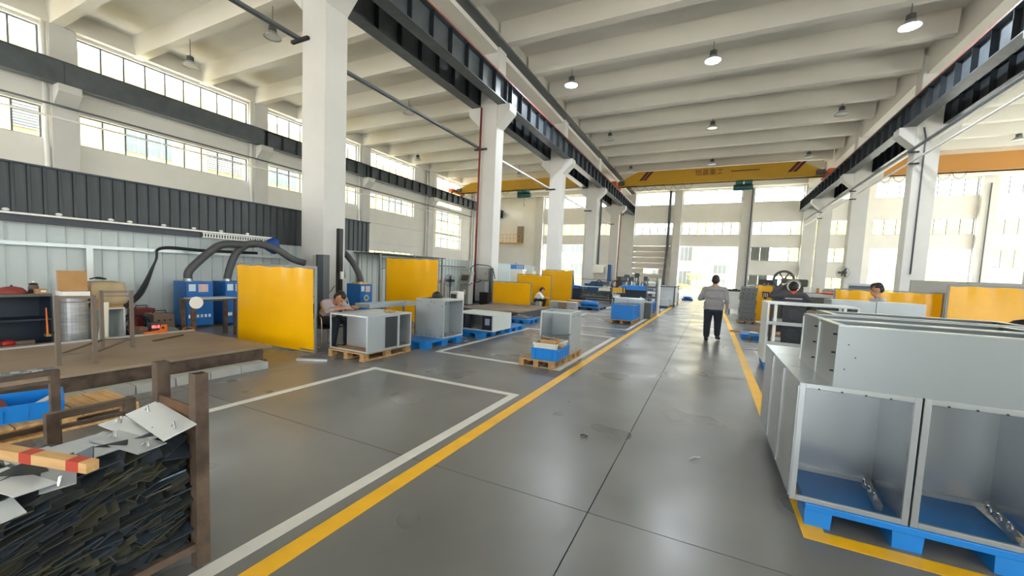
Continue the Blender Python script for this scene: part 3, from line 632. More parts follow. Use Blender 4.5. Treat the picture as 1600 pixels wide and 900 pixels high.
t = T('lamp_string', 'white light rail with small lamps on the dark band', 'light rail', (-11.3, 0, 2.29)); MB().b(-.02, .02, .1, 7.3, -.02, .015).o('rail', PAPER, t)
me = MB().ell((0, 0, .045), (.04, .05, .03), 8, 5).mesh('lamp_head', PAPER)
for y in (2.45, 3.1, 3.85, 4.15, 4.75, 5.35, 5.95, 6.6): obj('lamp_head', me, t, loc=(0, y, 0))
t = T('vent_grille', 'pale slotted ventilation strip under the light rail', 'grille', (-11.36, 5.55, 2.14))
MB().b(0, .04, 0, 1.7, 0, .02).b(0, .04, 0, 1.7, .1, .12).o('frame', PAPER, t); me = MB().b(.01, .03, 0, .025, .02, .1).mesh('slat', PAPER)
for i in range(26): obj('slat', me, t, loc=(0, .02+i*.064, 0))
# ================================================================ platform and what stands on or behind it
t = T('steel_work_platform', 'wide brown steel assembly platform in the left foreground', 'platform', (-7.52, 2.15, 0))
MB().b(-1.25, 1.25, -2.3, 1.9, .235, .265).o('top_plate', PLATE, t); MB().b(-1.16, 1.16, -2.2, 1.8, .02, .235).o('base_frame', RUST, t)
MB().b(1.16, 1.22, -2.2, 1.82, .0, .05).o('lower_flange', RUST, t)
BLOC = mat('grey_block', 'A8A9A4', .9, var=.15, scale=6)
for i in range(8): tag(MB().b(-.12, .12, -.19, .19, 0, .1).o('concrete_block', BLOC, loc=(-6.02, 3.55-i*.39, 0), rz=0), '%s pale concrete block from the platform corner' % ['first', 'second', 'third', 'fourth', 'fifth', 'sixth', 'seventh', 'eighth'][i], 'block', 'concrete blocks along the platform foot')
tag(MB().b(-.03, .03, -1.5, 1.3, 0, .02).o('flat_bar', GALVL, loc=(-8.55, 2.75, .265), rz=.05), 'pale flat bar lying along the far platform edge', 'bar')
tag(MB().b(-.02, .02, -.3, .3, 0, .02).o('steel_bar', RUST, loc=(-8.0, 3.4, .265), rz=.5), 'short dark bar lying on the platform', 'bar')
ROD = mat('brown_tube', '6E6256', .5, .3)
def stand(lab, P, z0, z1, r=.02):
    t = T('steel_stand', lab, 'stand', (P[0][0], P[0][1], z0)); o = Vector((P[0][0], P[0][1], 0)); h = z1-z0
    Q = [Vector((x, y, 0))-o for x, y in P]
    for q in Q: MB().b(q.x-r, q.x+r, q.y-r, q.y+r, 0, h).o('leg', ROD, t)
    for i, j in ((0, 1), (2, 3)): MB().bar(Q[i]+Vector((0, 0, h-.02)), Q[j]+Vector((0, 0, h-.02)), .03).o('top_rail', ROD, t); MB().bar(Q[i]+Vector((0, 0, h-.08)), Q[j]+Vector((0, 0, h-.08)), .015).o('top_rail', ROD, t)
    for i, j in ((0, 1), (0, 2), (1, 3), (2, 3)): MB().bar(Q[i]+Vector((0, 0, .13)), Q[j]+Vector((0, 0, .13)), .022).o('stretcher', ROD, t)
stand('brown four-legged tube stand standing on the platform', [(-6.88, 1.84), (-6.76, 2.12), (-7.72, 2.5), (-7.58, 2.78)], .265, 1.1)
NAVY = mat('navy_sheet', '1E2A38', .5)
t = T('tool_shelf', 'dark navy open tool shelf behind the platform, left edge', 'shelf', (-9.75, 2.0, 0))
MB().b(-.27, .25, -.75, .5, .9, .94).o('top_board', mat('grey_board', '5B5A57', .6), t); MB().b(-.25, .25, -.72, .48, .52, .545).o('middle_board', NAVY, t); MB().b(-.25, .25, -.72, .48, .08, .12).o('bottom_board', NAVY, t)
MB().b(-.27, -.25, -.75, .5, 0, .9).o('back_panel', NAVY, t)
for y in (-.75, .48): MB().b(-.25, .25, y, y+.02, 0, .9).o('side_panel', NAVY, t)
def lump(nm, lab, cat, x, y, z, r, m, n=14, k=8, half=True):
    mb = MB(); prof = [(r[0]*cos(pi/2*i/6), r[2]*sin(pi/2*i/6)) for i in range(7)] if half else None
    if half: mb.lathe([(max(.002, q), zz) for q, zz in prof], n=n); mb.v = [(x_, y_*r[1]/r[0], z_) for x_, y_, z_ in mb.v]
    else: mb.ell((0, 0, r[2]), r, n, k)
    return tag(mb.o(nm, m, loc=(x, y, z), smooth=True), lab, cat)
t = T('red_basin', 'upturned dull red basin on the navy tool shelf', 'basin', (-9.72, 2.13, .94)); MB().lathe([(.17, 0), (.16, .03), (.11, .09), (.04, .11), (.001, .112)], n=18).o('bowl', mat('dull_red', '8A3A33', .5), t, smooth=True); MB().path([(-.05, 0, .105), (0, 0, .13), (.05, 0, .105)], .008, 6).o('grip', BLK, t)
t = T('water_bottle', 'plastic bottle with blue label at the left picture edge', 'bottle', (-9.7, 1.9, .94)); MB().lathe([(.035, 0), (.036, .14), (.014, .19), (.014, .21)], n=12).o('body', mat('clear_plastic', 'D6DEE0', .2), t, smooth=True); MB().lathe([(.037, .06), (.037, .11)], n=12).o('label_band', BLUEC, t); MB().lathe([(.016, .2), (.016, .225)], n=10).o('cap', PAPER, t)
t = T('grease_gun_jar', 'dark jar with white cap beside the small carton', 'jar', (-9.78, 2.37, .94)); MB().lathe([(.06, 0), (.06, .1), (.05, .13), (.03, .15)], n=12).o('body', mat('brown_jar', '5B4A3E', .4), t, smooth=True); MB().lathe([(.05, .13), (.055, .15), (.02, .165)], n=12).o('collar', BLK, t); MB().lathe([(.015, .165), (.015, .19)], n=8).o('cap', PAPER, t)
t = T('small_carton', 'small brown carton with a white label on the tool shelf', 'carton', (-9.6, 2.4, .94)); MB().b(-.05, .05, -.06, .06, 0, .075).o('box', CARD, t); MB().b(.05, .052, -.01, .05, .025, .055).o('label_patch', PAPER, t)
t = T('orange_hammer', 'long orange handled tool leaning in the shelf corner', 'tool', (-9.45, 2.42, .0)); MB().path([(0, 0, .28), (-.02, 0, .72)], [.014, .008], 8).o('handle', ORANGE, t); MB().b(-.05, .05, -.03, .03, .265, .3).o('head', mat('brass_head', 'B9973A', .4, .5), t)
t = T('red_angle_grinder', 'red hand grinder lying on the lower shelf', 'tool', (-9.6, 2.05, .12)); MB().lathe([(.05, -.08), (.055, 0), (.04, .06)], (0, 0, .055), 12, 'y').o('motor', RED, t, smooth=True); MB().lathe([(.035, .06), (.035, .26)], (0, 0, .05), 10, 'y').o('handle', mat('brown_grip', '7A6657', .6), t); MB().lathe([(.06, -.1), (.06, -.085)], (0, 0, .055), 14, 'y').o('disc', STEELD, t)
tag(MB().prism([(-.09, 0), (.09, 0), (.08, .1), (.02, .13), (-.07, .11)], -.09, .09, 'x').o('cloth_bundle', mat('grey_rag', 'B4B0A6', .9), loc=(-9.6, 1.7, .12)), 'pale rag bundle on the lower shelf', 'rag')
# roll, boards, covered cabinet
FOAM = mat('silver_foam', 'AEB0B0', .4, .35, col2='8E9092', scale=3, stretch=(1, 1, 9))
t = T('foam_roll', 'silver foam roll standing beside the shelf', 'roll', (-9.42, 2.72, 0)); MB().lathe([(.165, 0), (.165, .88)], n=24).o('sheet_roll', FOAM, t, smooth=False); MB().lathe([(.05, .88), (.05, .885)], n=14).o('core', DARK, t)
tag(MB().b(-.16, .16, -.16, .16, 0, .1).o('white_foam_slab', PAPER, loc=(-9.42, 2.71, .885)), 'white foam slab on top of the silver roll', 'slab')
tag(MB().c(0, 0, 0, .09, .33, .33, Matrix.Rotation(-.05, 3, 'Y')).o('brown_board_box', [CARD], loc=(-9.42, 2.71, 1.155), rz=.03), 'brown board box standing on the white slab', 'carton')
tag(MB().prism([(-.07, 0), (.07, 0), (.1, .8), (.04, .8)], -.02, .02, 'x').o('leaning_board', mat('ivory_sheet', 'DEDCCB', .5), loc=(-9.2, 2.97, 0)), 'narrow ivory panel leaning beside the roll', 'panel')
cabinet('small open steel cabinet under the beige cloth', -10.05, -9.4, 2.93, 3.36, .0, .68, ('+x',), GALVW, GALVL, name='small_cabinet')
CLOTH = mat('beige_cloth', 'AE9B79', .9, var=.15, scale=4)
def cloth(lab, x0, x1, y0, y1, z, drop, seed=3):
    rnd = random.Random(seed); n = 14; vs = []; fs = []; cx, cy_ = (x0+x1)/2, (y0+y1)/2
    N = 20
    for j in range(N+1):
        for i in range(N+1):
            u = i/N*2-1; v = j/N*2-1; m = max(abs(u), abs(v)); e = .62
            su = max(-1, min(1, u/e)); sv = max(-1, min(1, v/e)); d = max(0, (m-e)/(1-e))
            wob = .035*sin(9*atan2(v, u)+seed)*d
            vs.append((cx+su*(x1-x0)/2*(1+wob)+(.015*d if su >= 1 else (-.015*d if su <= -1 else 0)), cy_+sv*(y1-y0)/2*(1+wob)+(.015*d if sv >= 1 else (-.015*d if sv <= -1 else 0)), z+.012*sin(u*5)*cos(v*4)-d*drop*(1+.12*sin(5*atan2(v, u)))))
    for j in range(N):
        for i in range(N): a = j*(N+1)+i; fs.append((a, a+1, a+N+2, a+N+1))
    mb = MB().add(vs, fs); o = mb.o('dust_cloth', CLOTH, smooth=True); md = o.modifiers.new('thickness', 'SOLIDIFY'); md.thickness = .006; return tag(o, lab, 'cloth')
tag(MB().b(-.3, .28, -.2, .2, 0, .42).o('covered_carton', CARD, loc=(-9.72, 3.15, .68)), 'carton hidden under the beige cloth on the small cabinet', 'carton')
cloth('beige dust cloth draped over the carton behind the stand', -10.04, -9.41, 2.93, 3.37, 1.125, .36)
tag(smoothpath([(0, -.1, .02), (.02, 0, .05), (0, .1, .03), (-.06, .12, .02), (-.08, 0, .03)], .012).o('black_cable_coil', RUB, loc=(-9.7, 3.1, 1.15)), 'short black cable lying on the beige cloth', 'cable')
t = T('hose_coil', 'coil of black hose with a light blue turn behind the platform', 'hose', (-9.62, 3.58, 0))
for k in range(7): MB().path([(-.1+k*.028, .19*cos(a), .2+.19*sin(a)+.12) for a in [2*pi*i/20 for i in range(20)]], .018, 6, True).o('turn', mat('light_blue_hose', '2E8FD0', .5) if k == 5 else RUB, t)
MB().b(-.14, .12, -.12, .12, 0, .135).o('cradle', RUST, t)
def machine_box(nm, lab, cat, x, y, z, sx, sy, h, m, rz=0, extra=None):
    t = T(nm, lab, cat, (x, y, z), rz); MB().b(-sx/2, sx/2, -sy/2, sy/2, 0, h).o('housing', m, t, bevel=.012)
    MB().path([(0, -sy*.3, h), (0, -sy*.3, h+.05), (0, sy*.3, h+.05), (0, sy*.3, h)], .01, 6).o('handle', BLK, t)
    for i in range(3): MB().lathe([(.018, 0), (.015, .02)], (sx/2, -sy*.28+i*sy*.28, h*.75), 10, 'x').o('knob', BLK, t)
    return t
m1 = machine_box('welding_set', 'brown welding power source left of the blue dust collectors', 'welder', -9.75, 4.0, 0, .4, .34, .5, mat('brown_enamel', '6B5A4C', .5))
m2 = machine_box('welding_set', 'dark red welding power source half hidden behind the brown one', 'welder', -10.35, 3.95, 0, .4, .3, .56, mat('dark_red_enamel', '6A1C1A', .45))
t = T('meter_box', 'small grey meter box with a red digit display', 'meter', (-9.4, 3.78, 0)); MB().b(-.08, .08, -.09, .09, 0, .36).o('case', STEELD, t)
o = obj('display_digits', text_mesh('86:8', .07), t); o.data.materials.append(mat('red_digits', 'FF2A2A', .5, emit=2)); o.rotation_euler = (pi/2, 0, pi/2); o.location = (.081, -.075, .27)
t = T('orange_magnet_square', 'orange angle magnet standing on the platform edge', 'tool', (-8.55, 3.45, .285)); MB().prism([(-.16, 0), (.16, 0), (.16, .14), (.08, .14), (.06, .05), (-.16, .03)], -.015, .015, 'x').o('body', ORANGE, t); MB().lathe([(.02, -.017), (.02, .017)], (0, .1, .09), 10, 'x').o('eye', BLK, t)
t = T('wire_spool', 'grey welding wire spool leaning behind the platform', 'spool', (-9.05, 3.86, 0)); MB().lathe([(.155, -.05), (.155, -.04), (.09, -.035), (.09, .035), (.155, .04), (.155, .05)], (0, 0, .155), 22, 'x').o('reel', mat('grey_reel', '6E7278', .5), t); MB().lathe([(.045, -.055), (.045, .055)], (0, 0, .155), 14, 'x').o('hub', DARK, t)
tag(MB().path([(0, .13*cos(a), .15+.13*sin(a)) for a in [2*pi*i/20 for i in range(20)]], .012, 6, True).o('copper_wire_coil', mat('copper_wire', 'A8622F', .4, .4), loc=(-9.0, 4.14, 0)), 'thin copper-brown wire coil beside the grey spool', 'coil')
t = T('brick_pack', 'small stack of brown bricks beside the meter box', 'bricks', (-9.25, 3.52, 0))
for k in range(5): MB().b(-.1, .1, -.06, .06, k*.065, k*.065+.06).o('brick', mat('brown_brick', '7B5B4A', .9), t)
# blue dust collectors
def collector(lab, x0, x1, y0, y1, h, hose, hx, hy, logo=True, disc=False):
    t = T('dust_collector', lab, 'dust collector', ((x0+x1)/2, (y0+y1)/2, 0), group='blue dust collectors'); a = (x1-x0)/2; b = (y1-y0)/2
    bd = MB().b(-a, a, -b, b, .05, h).o('cabinet_body', BLUEM, t, bevel=.01)
    for sx in (-1, 1):
        for sy in (-1, 1): MB().lathe([(.035, 0), (.035, .05)], (sx*(a-.06), sy*(b-.06), 0), 8).o('caster', BLK, t)
    MB().b(a, a+.003, -b*.85, -b*.35, h-.22, h-.06).o('sticker', mat('pale_sticker', 'CFE0E4', .5), bd)
    MB().b(a, a+.003, -b*.15, b*.6, h-.24, h-.06).o('name_plate', mat('pink_plate', 'D5B7B3', .5), bd)
    if logo:
        MB().b(a, a+.003, -b*.9, -b*.45, .24, .32).o('logo_mark', PAPER, bd)
        for i in range(4): MB().b(a, a+.003, -b*.3+i*b*.3, -b*.12+i*b*.3, .245, .315).o('logo_mark', PAPER, bd)
    if disc: MB().lathe([(.1, 0), (.1, .004)], (a, 0, h-.42), 18, 'x').o('emblem', mat('grey_emblem', 'A9B9AE', .5), bd); MB().lathe([(.05, .004), (.05, .006)], (a, 0, h-.42), 14, 'x').o('emblem', STEELD, bd)
    MB().lathe([(.09, h), (.09, h+.06)], (hx-(x0+x1)/2, hy-(y0+y1)/2, 0), 16).o('hose_collar', CHROME, t)
    c = Vector(((x0+x1)/2, (y0+y1)/2, 0)); hs = corr([Vector(p)-c for p in hose], .085).o('extraction_hose', mat('grey_hose', '4E4F50', .6), t, smooth=True); return t, hs
HB = mat('hood_blue', '0E3F8C', .4)
t, hs = collector('left blue dust collector with a bent grey hose', -11.2, -10.62, 4.87, 5.41, 1.08, [(-10.95, 5.05, 1.13), (-10.95, 5.1, 1.35), (-10.9, 5.5, 1.8), (-10.85, 5.75, 1.98), (-10.8, 6.2, 2.02), (-10.75, 6.65, 2.08)], -10.95, 5.05)
c = t.location; MB().lathe([(.09, -.12), (.1, 0), (.23, .25), (.23, .27)], (-10.75-c.x, 6.72-c.y, 2.05), 18, 'y').o('hood', HB, t, smooth=True)
collector('right blue dust collector partly behind the yellow screen', -11.2, -10.62, 5.68, 6.22, 1.08, [(-10.95, 5.9, 1.13), (-10.93, 5.95, 1.4), (-10.9, 6.1, 1.8), (-10.7, 6.35, 2.06), (-10.4, 6.75, 1.98), (-10.25, 7.15, 1.72), (-10.2, 7.5, 1.62)], -10.95, 5.9)
t, hs = collector('blue dust collector with a round emblem right of the nearest column', -10.0, -9.42, 8.78, 9.26, 1.06, [(-9.65, 9.02, 1.1), (-9.7, 9.0, 1.3), (-9.95, 9.0, 1.65), (-10.3, 9.0, 1.95), (-10.45, 9.0, 2.0), (-10.55, 9.05, 1.7), (-10.55, 9.1, 1.2)], -9.65, 9.02, logo=False, disc=True)
MB().b(-.1, .22, -.22, .22, 1.06, 1.09).o('yellow_gasket', YST, t)
t = T('cable_bundle', 'black welding cables hanging down the partition behind the collectors', 'cable', (0, 0, 0)); 
for k, o_ in enumerate((0, .05, .1)): smoothpath([(-11.2, 3.7+o_, .35), (-11.25, 4.2+o_, .75), (-11.35, 4.6, 1.5), (-11.4, 4.75, 1.83-o_*.3), (-11.36, 5.6, 1.83-o_*.3), (-11.36, 6.9, 1.85-o_*.3)], .022).o('cable', RUB, t)
# brown work stool with plates
t = T('work_bench', 'brown angle-iron bench with steel plates behind the yellow screen', 'bench', (-9.35, 4.6, 0))
for x, y in ((-.2, -.3), (.2, -.3), (-.2, .5), (.2, .5)): MB().b(x-.035, x+.035, y-.035, y+.035, 0, .76).o('leg', RUST, t)
MB().b(-.26, .26, -.36, .56, .76, .79).o('top', RUST, t)
tag(MB().c(0, 0, .012, .4, .8, .02).o('steel_plate', GALVL, loc=(-9.35, 4.72, .79), rz=.05), 'thin bright plates lying on the brown bench', 'plate')
tag(MB().lathe([(.12, 0), (.12, .012)], n=20, ax='x').o('white_disc', PAPER, loc=(-9.08, 4.32, .74)), 'white round disc hung on the brown bench edge', 'disc')
tag(MB().b(-.02, .02, -.15, .15, 0, .55).b(-.2, .2, -.3, .3, 0, .02).o('control_cabinet', mat('cream_cabinet', 'BDBCB0', .5), loc=(-10.9, 5.545, .3)), 'narrow cream panel between the two left collectors', 'panel') if False else None
screen('large yellow welding screen in front of the collectors', -8.5, 4.78, 0, 2.3, 1.55, 0, 1)
screen('tall yellow welding screen with creased top behind the table', -8.95, 9.35, 0, 1.95, 1.9, .02, 2)
# floor bar next to the first screen
tag(MB().b(-.25, .25, -.03, .03, 0, .03).o('steel_channel', GALVL, loc=(-5.85, 4.45, 0), rz=.5), 'short pale channel on the floor by the screen foot', 'bar')
# ================================================================ middle left: table group, pallets, cabinets
wood_pallet('wooden pallet under the grey frame cabinets by the seated worker', -5.97, -5.12, 4.86, 6.04)
ORG = mat('amber_reflection_paint', 'B07A3C', .35, .4)  # amber reflection put into the base colour; no object uses it
t = cabinet('open frame cabinet with one pale side, nearest the worker', -6.0, -5.1, 4.92, 5.3, .13, .76, ('-y',), GALV, GALVL, grp='frame cabinets on the pallet by the worker', nobase=('-x', 'bot'))
t = cabinet('frame cabinet with a charcoal side panel in the middle of the row', -6.0, -5.1, 5.305, 5.66, .13, .76, ('-x',), GALV, GALVL, grp='frame cabinets on the pallet by the worker')
MB().b(.45, .456, -.15, .15, .04, .59).o('charcoal_panel', mat('charcoal_sheet', '2C3236', .5), t)
t = cabinet('open-sided frame cabinet at the far end of the row', -6.0, -5.1, 5.665, 6.02, .13, .76, ('+x', '-x'), GALV, GALVL, grp='frame cabinets on the pallet by the worker')
tag(MB().b(-.32, .32, -.2, .2, 0, .018).o('drawing_sheet', GALVW, loc=(-5.55, 5.2, .76), rz=.02), 'pale sheet under the worker\'s hands on the cabinet top', 'sheet') if False else None
GLV = mat('tan_glove', 'B99A6B', .9, var=.1, scale=8)
t = T('work_glove_pair', 'pair of tan work gloves lying on the frame cabinets', 'gloves', (-5.42, 5.72, .765), .4)
for s in (-1, 1):
    mb = MB().ell((0, s*.06, .022), (.06, .045, .022), 10, 6)
    for i in range(4): mb.path([(.04, s*.06-.03+i*.02, .02), (.09, s*.06-.034+i*.023, .018), (.13-.01*abs(i-1.5), s*.06-.036+i*.024, .012)], [.013, .012, .009], 7)
    mb.path([(-.01, s*.1, .02), (.03, s*.13, .016), (.06, s*.135, .012)], [.013, .012, .009], 7).o('glove', GLV, t, smooth=True)
t = T('flat_frame_tray', 'long grey flat frame lying behind the frame cabinets', 'frame', (-6.45, 6.75, 0), -.05)
for x in (-.2, .2):
    for y in (-.6, .75): MB().b(x-.02, x+.02, y-.02, y+.02, 0, .74).o('leg', YFR, t)
MB().b(-.22, .22, -.65, .8, .74, .755).o('tray_base', GALV, t)
for q in ((-.22, -.2, -.65, .8), (.2, .22, -.65, .8), (-.2, .2, -.65, -.63), (-.2, .2, .78, .8)): MB().b(*q, .755, .82).o('tray_wall', GALV, t)
plastic_pallet('blue plastic pallet carrying two tall grey cabinets', -5.76, -4.98, 6.33, 7.62)
for i, (a, b, l) in enumerate(((-5.7, -5.34, 'left of two tall grey cabinets on the blue pallet'), (-5.335, -4.96, 'right of two tall grey cabinets, open on its right side'))):
    t = cabinet(l, a, b, 6.86, 7.6, .15, .96, ('+x',) if i else ('top',), GALV, GALVL, grp='tall grey cabinets on the blue pallet'); w2 = (b-a)/2
    holes(t, [(-w2+.05, -.371, .76), (-w2+.13, -.371, .75), (-w2+.05, -.371, .05), (w2-.05, -.371, .05), (w2-.04, -.371, .68), (-.02, -.371, .03)])
    if i: holes(t, [(w2+.005, -.3+k*.15, .73) for k in range(4)]+[(w2+.005, -.3+k*.15, .06) for k in range(4)], 'x')
t = T('black_helmet', 'black round helmet lying on the tall grey cabinets', 'helmet', (-5.5, 7.35, .966)); MB().lathe([(.12, 0), (.122, .04), (.1, .1), (.05, .135), (.002, .145)], n=18).o('shell', BLK, t, smooth=True); MB().b(-.13, .13, -.155, -.1, .0, .012).o('peak', BLK, t)
plastic_pallet('blue plastic pallet under the long white cabinet', -5.75, -4.78, 8.2, 9.36)
plastic_pallet('empty-ended blue pallet behind the long white cabinet', -5.6, -4.69, 9.45, 10.36)
t = cabinet('long white cabinet lying open with black fittings on a blue pallet', -5.78, -4.63, 8.43, 9.4, .15, .56, ('-y',), GALVW, GALVW)
MB().b(-.28, -.255, -.48, -.44, .02, .39).b(-.1, -.075, -.48, -.44, .02, .39).o('black_upright', BLK, t); MB().b(-.24, -.12, -.46, -.3, .03, .38).o('fan_block', STEELD, t)
for k in range(6): MB().b(-.235, -.125, -.465, -.46, .05+k*.055, .08+k*.055).o('fan_slot', BLK, t)
MB().b(.3, .52, -.485, -.47, .02, .39).o('instrument_frame', BLK, t); MB().b(.345, .475, -.488, -.485, .15, .31).o('instrument_face', mat('lilac_panel', '8E93B8', .4), t); MB().b(.27, .285, -.485, -.45, .02, .39).o('black_upright', BLK, t)
plastic_pallet('blue pallet with a tray of scrap beside the second platform', -5.88, -5.04, 11.46, 12.35)
t = T('scrap_tray', 'shallow dark tray of bright offcuts on a blue pallet', 'tray', (-5.46, 11.9, .15)); MB().b(-.3, .3, -.28, .28, 0, .03).o('tray', STEELD, t)
for i in range(16):
    a = random.uniform(0, 3.1); MB().c(random.uniform(-.22, .22), random.uniform(-.2, .2), .045+.004*i, random.uniform(.1, .22), .03, .008, Matrix.Rotation(a, 3, 'Z') @ Matrix.Rotation(random.uniform(-.2, .2), 3, 'X')).o('offcut', CHROME if i % 3 else RUST, t)
t = T('steel_work_platform', 'second brown assembly platform farther back, with a low screen', 'platform', (-7.08, 13.9, 0)); MB().b(-1.24, 1.24, -1.5, 1.7, .22, .25).o('top_plate', mat('scuffed_plate', '8E8070', .5, .1, col2='6D6256', scale=2.5), t); MB().b(-1.2, 1.2, -1.45, 1.65, .02, .22).o('base_frame', mat('grey_base', '4A4F53', .6), t)
for i, (x, y) in enumerate(((-6.4, 12.9), (-6.2, 13.3))): tag(MB().c(0, 0, .012, .5, .08, .015, Matrix.Rotation(.4+i*.5, 3, 'Z')).o('steel_offcut', CHROME, loc=(x, y, .25)), ['bright offcut near the front edge of the second platform', 'bright offcut farther in on the second platform'][i], 'offcut', 'offcuts on the second platform')
screen('low yellow screen with a creased lower half on the second platform', -8.5, 15.32, .25, 1.82, .96, 0, 5, feet=True)
screen('middle yellow screen behind the second platform', -8.65, 18.1, 0, 1.8, 1.56, 0, 6)
screen('tall yellow screen farthest back in the left row', -8.92, 22.0, 0, 1.86, 1.87, 0, 7)
GRN = mat('green_mat', '3E7C50', .8)
t = T('parts_platform', 'low green platform with small steel parts behind the low screen', 'platform', (-7.35, 16.6, 0)); MB().b(-.75, .75, -.5, .5, 0, .1).o('deck', GRN, t)
for i in range(6): tag(MB().b(-.09, .09, -.09, .09, 0, .2+.04*(i % 3)).b(-.1, .1, -.1, -.09, .02, .1).o('steel_part', GALV if i % 2 else CHROME, loc=(-7.9+i*.22, 16.4+.08*(i % 2), .1)), '%s small steel part from the left on the green platform' % ['first', 'second', 'third', 'fourth', 'fifth', 'sixth', 'seventh', 'eighth', 'ninth'][i], 'part', 'steel parts on the green platform')
for i, l in enumerate(('left grey box of three on the floor behind the front cabinet', 'middle brown-fronted box of three on the floor', 'right grey box of three on the floor')):
    x = -6.52+i*.415; t = T('parts_box', l, 'box', (x+.2, 17.3, 0), group='three boxes on the floor'); MB().b(-.2, .2, -.2, .2, 0, .4).o('body', GALV if i != 1 else mat('grey_brown', '8A7B69', .6), t); MB().b(-.205, .205, -.205, .205, .37, .405).o('lid', GALVL, t); MB().path([(-.02, -.2, .1), (.08, -.215, .14), (.12, -.2, .06)], .008, 6).o('loop', BLK, t)
t = wood_pallet('pallet of flat brown boards behind the three boxes', -6.95, -5.4, 20.4, 21.4, m=CARD); 
for k in range(4): tag(MB().b(-.7+.03*k, .72-.04*k, -.45, .45, 0, .035).o('flat_board', CARD if k % 2 else WOODL, loc=(-6.2, 20.9, .13+k*.036)), ['lowest', 'second', 'third', 'topmost'][k]+' flat brown board in the stack behind the boxes', 'board', 'stack of flat boards')
plastic_pallet('dark blue pallet carrying a bright blue roll', -6.05, -4.62, 18.55, 20.15, .13, mat('dark_blue_plastic', '173F6E', .5), 'dark blue pallets')
t = T('blue_foil_roll', 'bright blue wrapped roll lying on the dark blue pallet', 'roll', (-5.28, 19.35, .13)); MB().lathe([(.02, -.42), (.1, -.42), (.125, -.36), (.125, .36), (.1, .42), (.02, .42)], (0, 0, .125), 18, 'x').o('wrapping', BLUEC, t, smooth=True); MB().lathe([(.03, -.45), (.03, .45)], (0, 0, .125), 10, 'x').o('core', CARD, t)
# front cabinet on pallets by the aisle
wood_pallet('wooden pallet under the blue crate at the aisle', -2.92, -2.28, 6.3, 7.06)
wood_pallet('wooden pallet under the open grey cabinet at the aisle', -2.92, -2.24, 7.08, 7.8)
t = cabinet('open-fronted grey cabinet behind the blue crate at the aisle', -2.87, -2.26, 7.1, 7.74, .13, .9, ('-y', 'top'), GALV, GALVL)
holes(t, [(.307, -.25+k*.1, .7) for k in (0, 1, 3, 4)]+[(.307, -.25+k*.1, .05) for k in (0, 1, 3, 4)], 'x'); holes(t, [(-.24+k*.05, .305, .7) for k in range(3)])
crate('blue ribbed crate on the wooden pallet at the aisle', -2.48, 6.68, .13, .46, .66, .2)
crate('translucent white crate nested in the aisle blue crate', -2.48, 6.68, .145, .41, .6, .27, m=mat('milky_plastic', 'D2D0C4', .4), name='white_crate')
t = T('cardboard_box', 'flattened cardboard carton heaped in the white crate', 'carton', (-2.46, 6.6, .3), .15); MB().b(-.15, .13, -.14, .2, 0, .16).o('carton_body', CARD, t); MB().c(.19, -.07, .1, .14, .2, .008, Matrix.Rotation(.7, 3, 'Y')).o('carton_flap', CARD, t); MB().c(-.1, .1, .17, .26, .12, .008, Matrix.Rotation(-.1, 3, 'Y')).o('carton_flap', CARD, t)
tag(MB().c(0, 0, .01, .25, .07, .012, Matrix.Rotation(.1, 3, 'Y')).o('bright_strip', CHROME, loc=(-2.5, 6.62, .475)), 'bright metal strip on the cardboard carton', 'strip')
tag(MB().bar((-.25, -.1, .02), (.22, .15, .06), .02).o('dark_bar', STEELD, loc=(-2.42, 6.75, .475)), 'dark metal bar sticking out of the aisle crate', 'bar')
# deep blue crates farther up the aisle
wood_pallet('wooden pallet under the deep blue bin', -3.1, -2.28, 14.1, 15.5)
crate('deep blue bin full of grey parts on a wooden pallet', -2.69, 14.8, .13, .76, 1.3, .53)
for i in range(24): tag(MB().c(0, 0, .03, .1, .09, .05, Matrix.Rotation(random.uniform(0, 3), 3, 'Z')).o('cast_part', mat('cast_grey', '7F8284', .6), loc=(-2.945+.17*(i % 4), 14.3+.2*(i//4), .6+.004*(i % 4))), 'grey cast part heaped in the deep blue bin', 'part', 'cast parts in the deep blue bin')
MB().b(-.36, .36, -.63, .63, .4, .47).o('part_layer', mat('cast_grey', '7F8284', .6), bpy.data.objects['plastic_crate.001'])
for i, l in enumerate(('left grey box behind the deep blue bin', 'right grey box behind the deep blue bin')):
    t = T('parts_box', l, 'box', (-3.08+.52*i, 16.2, 0), group='grey boxes behind the bin'); MB().b(-.25, .25, -.4, .4, 0, .8).o('body', GALV, t); MB().b(-.255, .255, -.405, .405, .77, .81).o('lid', GALVL, t)
t = T('parts_box', 'dark grey box at the yellow line behind the deep blue bin', 'box', (-2.3, 16.95, 0)); MB().b(-.2, .24, -.28, .28, 0, .67).o('body', STEELD, t); MB().b(-.205, .245, -.285, .285, .64, .675).o('lid', GALV, t)
plastic_pallet('dark blue pallet end by the yellow line', -2.6, -2.1, 15.0+.52, 15.55, .1, BLUEP) if False else None
wood_pallet('wooden pallet under the second blue bin', -2.75, -2.05, 17.3, 18.3); wood_pallet('wooden pallet under the grey tower', -2.75, -2.05, 18.8, 20.2)
crate('second blue bin, at the foot of the grey tower', -2.4, 17.8, .13, .62, .9, .5)
tag(MB().c(0, 0, .05, .35, .12, .06, Matrix.Rotation(.5, 3, 'Y')).o('bent_sheet', GALVL, loc=(-2.5, 17.7, .66)), 'bent pale sheet on the second blue bin', 'sheet')
t = T('shelf_tower', 'tall grey shelf tower at the aisle', 'shelf', (-2.4, 19.5, .13))
for x in (-.24, .2): MB().b(x, x+.04, -.35, .35, 0, 1.55).o('side_frame', STEELD, t)
for k in range(7): MB().b(-.2, .2, -.35, .35, .1+k*.23, .12+k*.23).o('shelf_board', GALV, t)
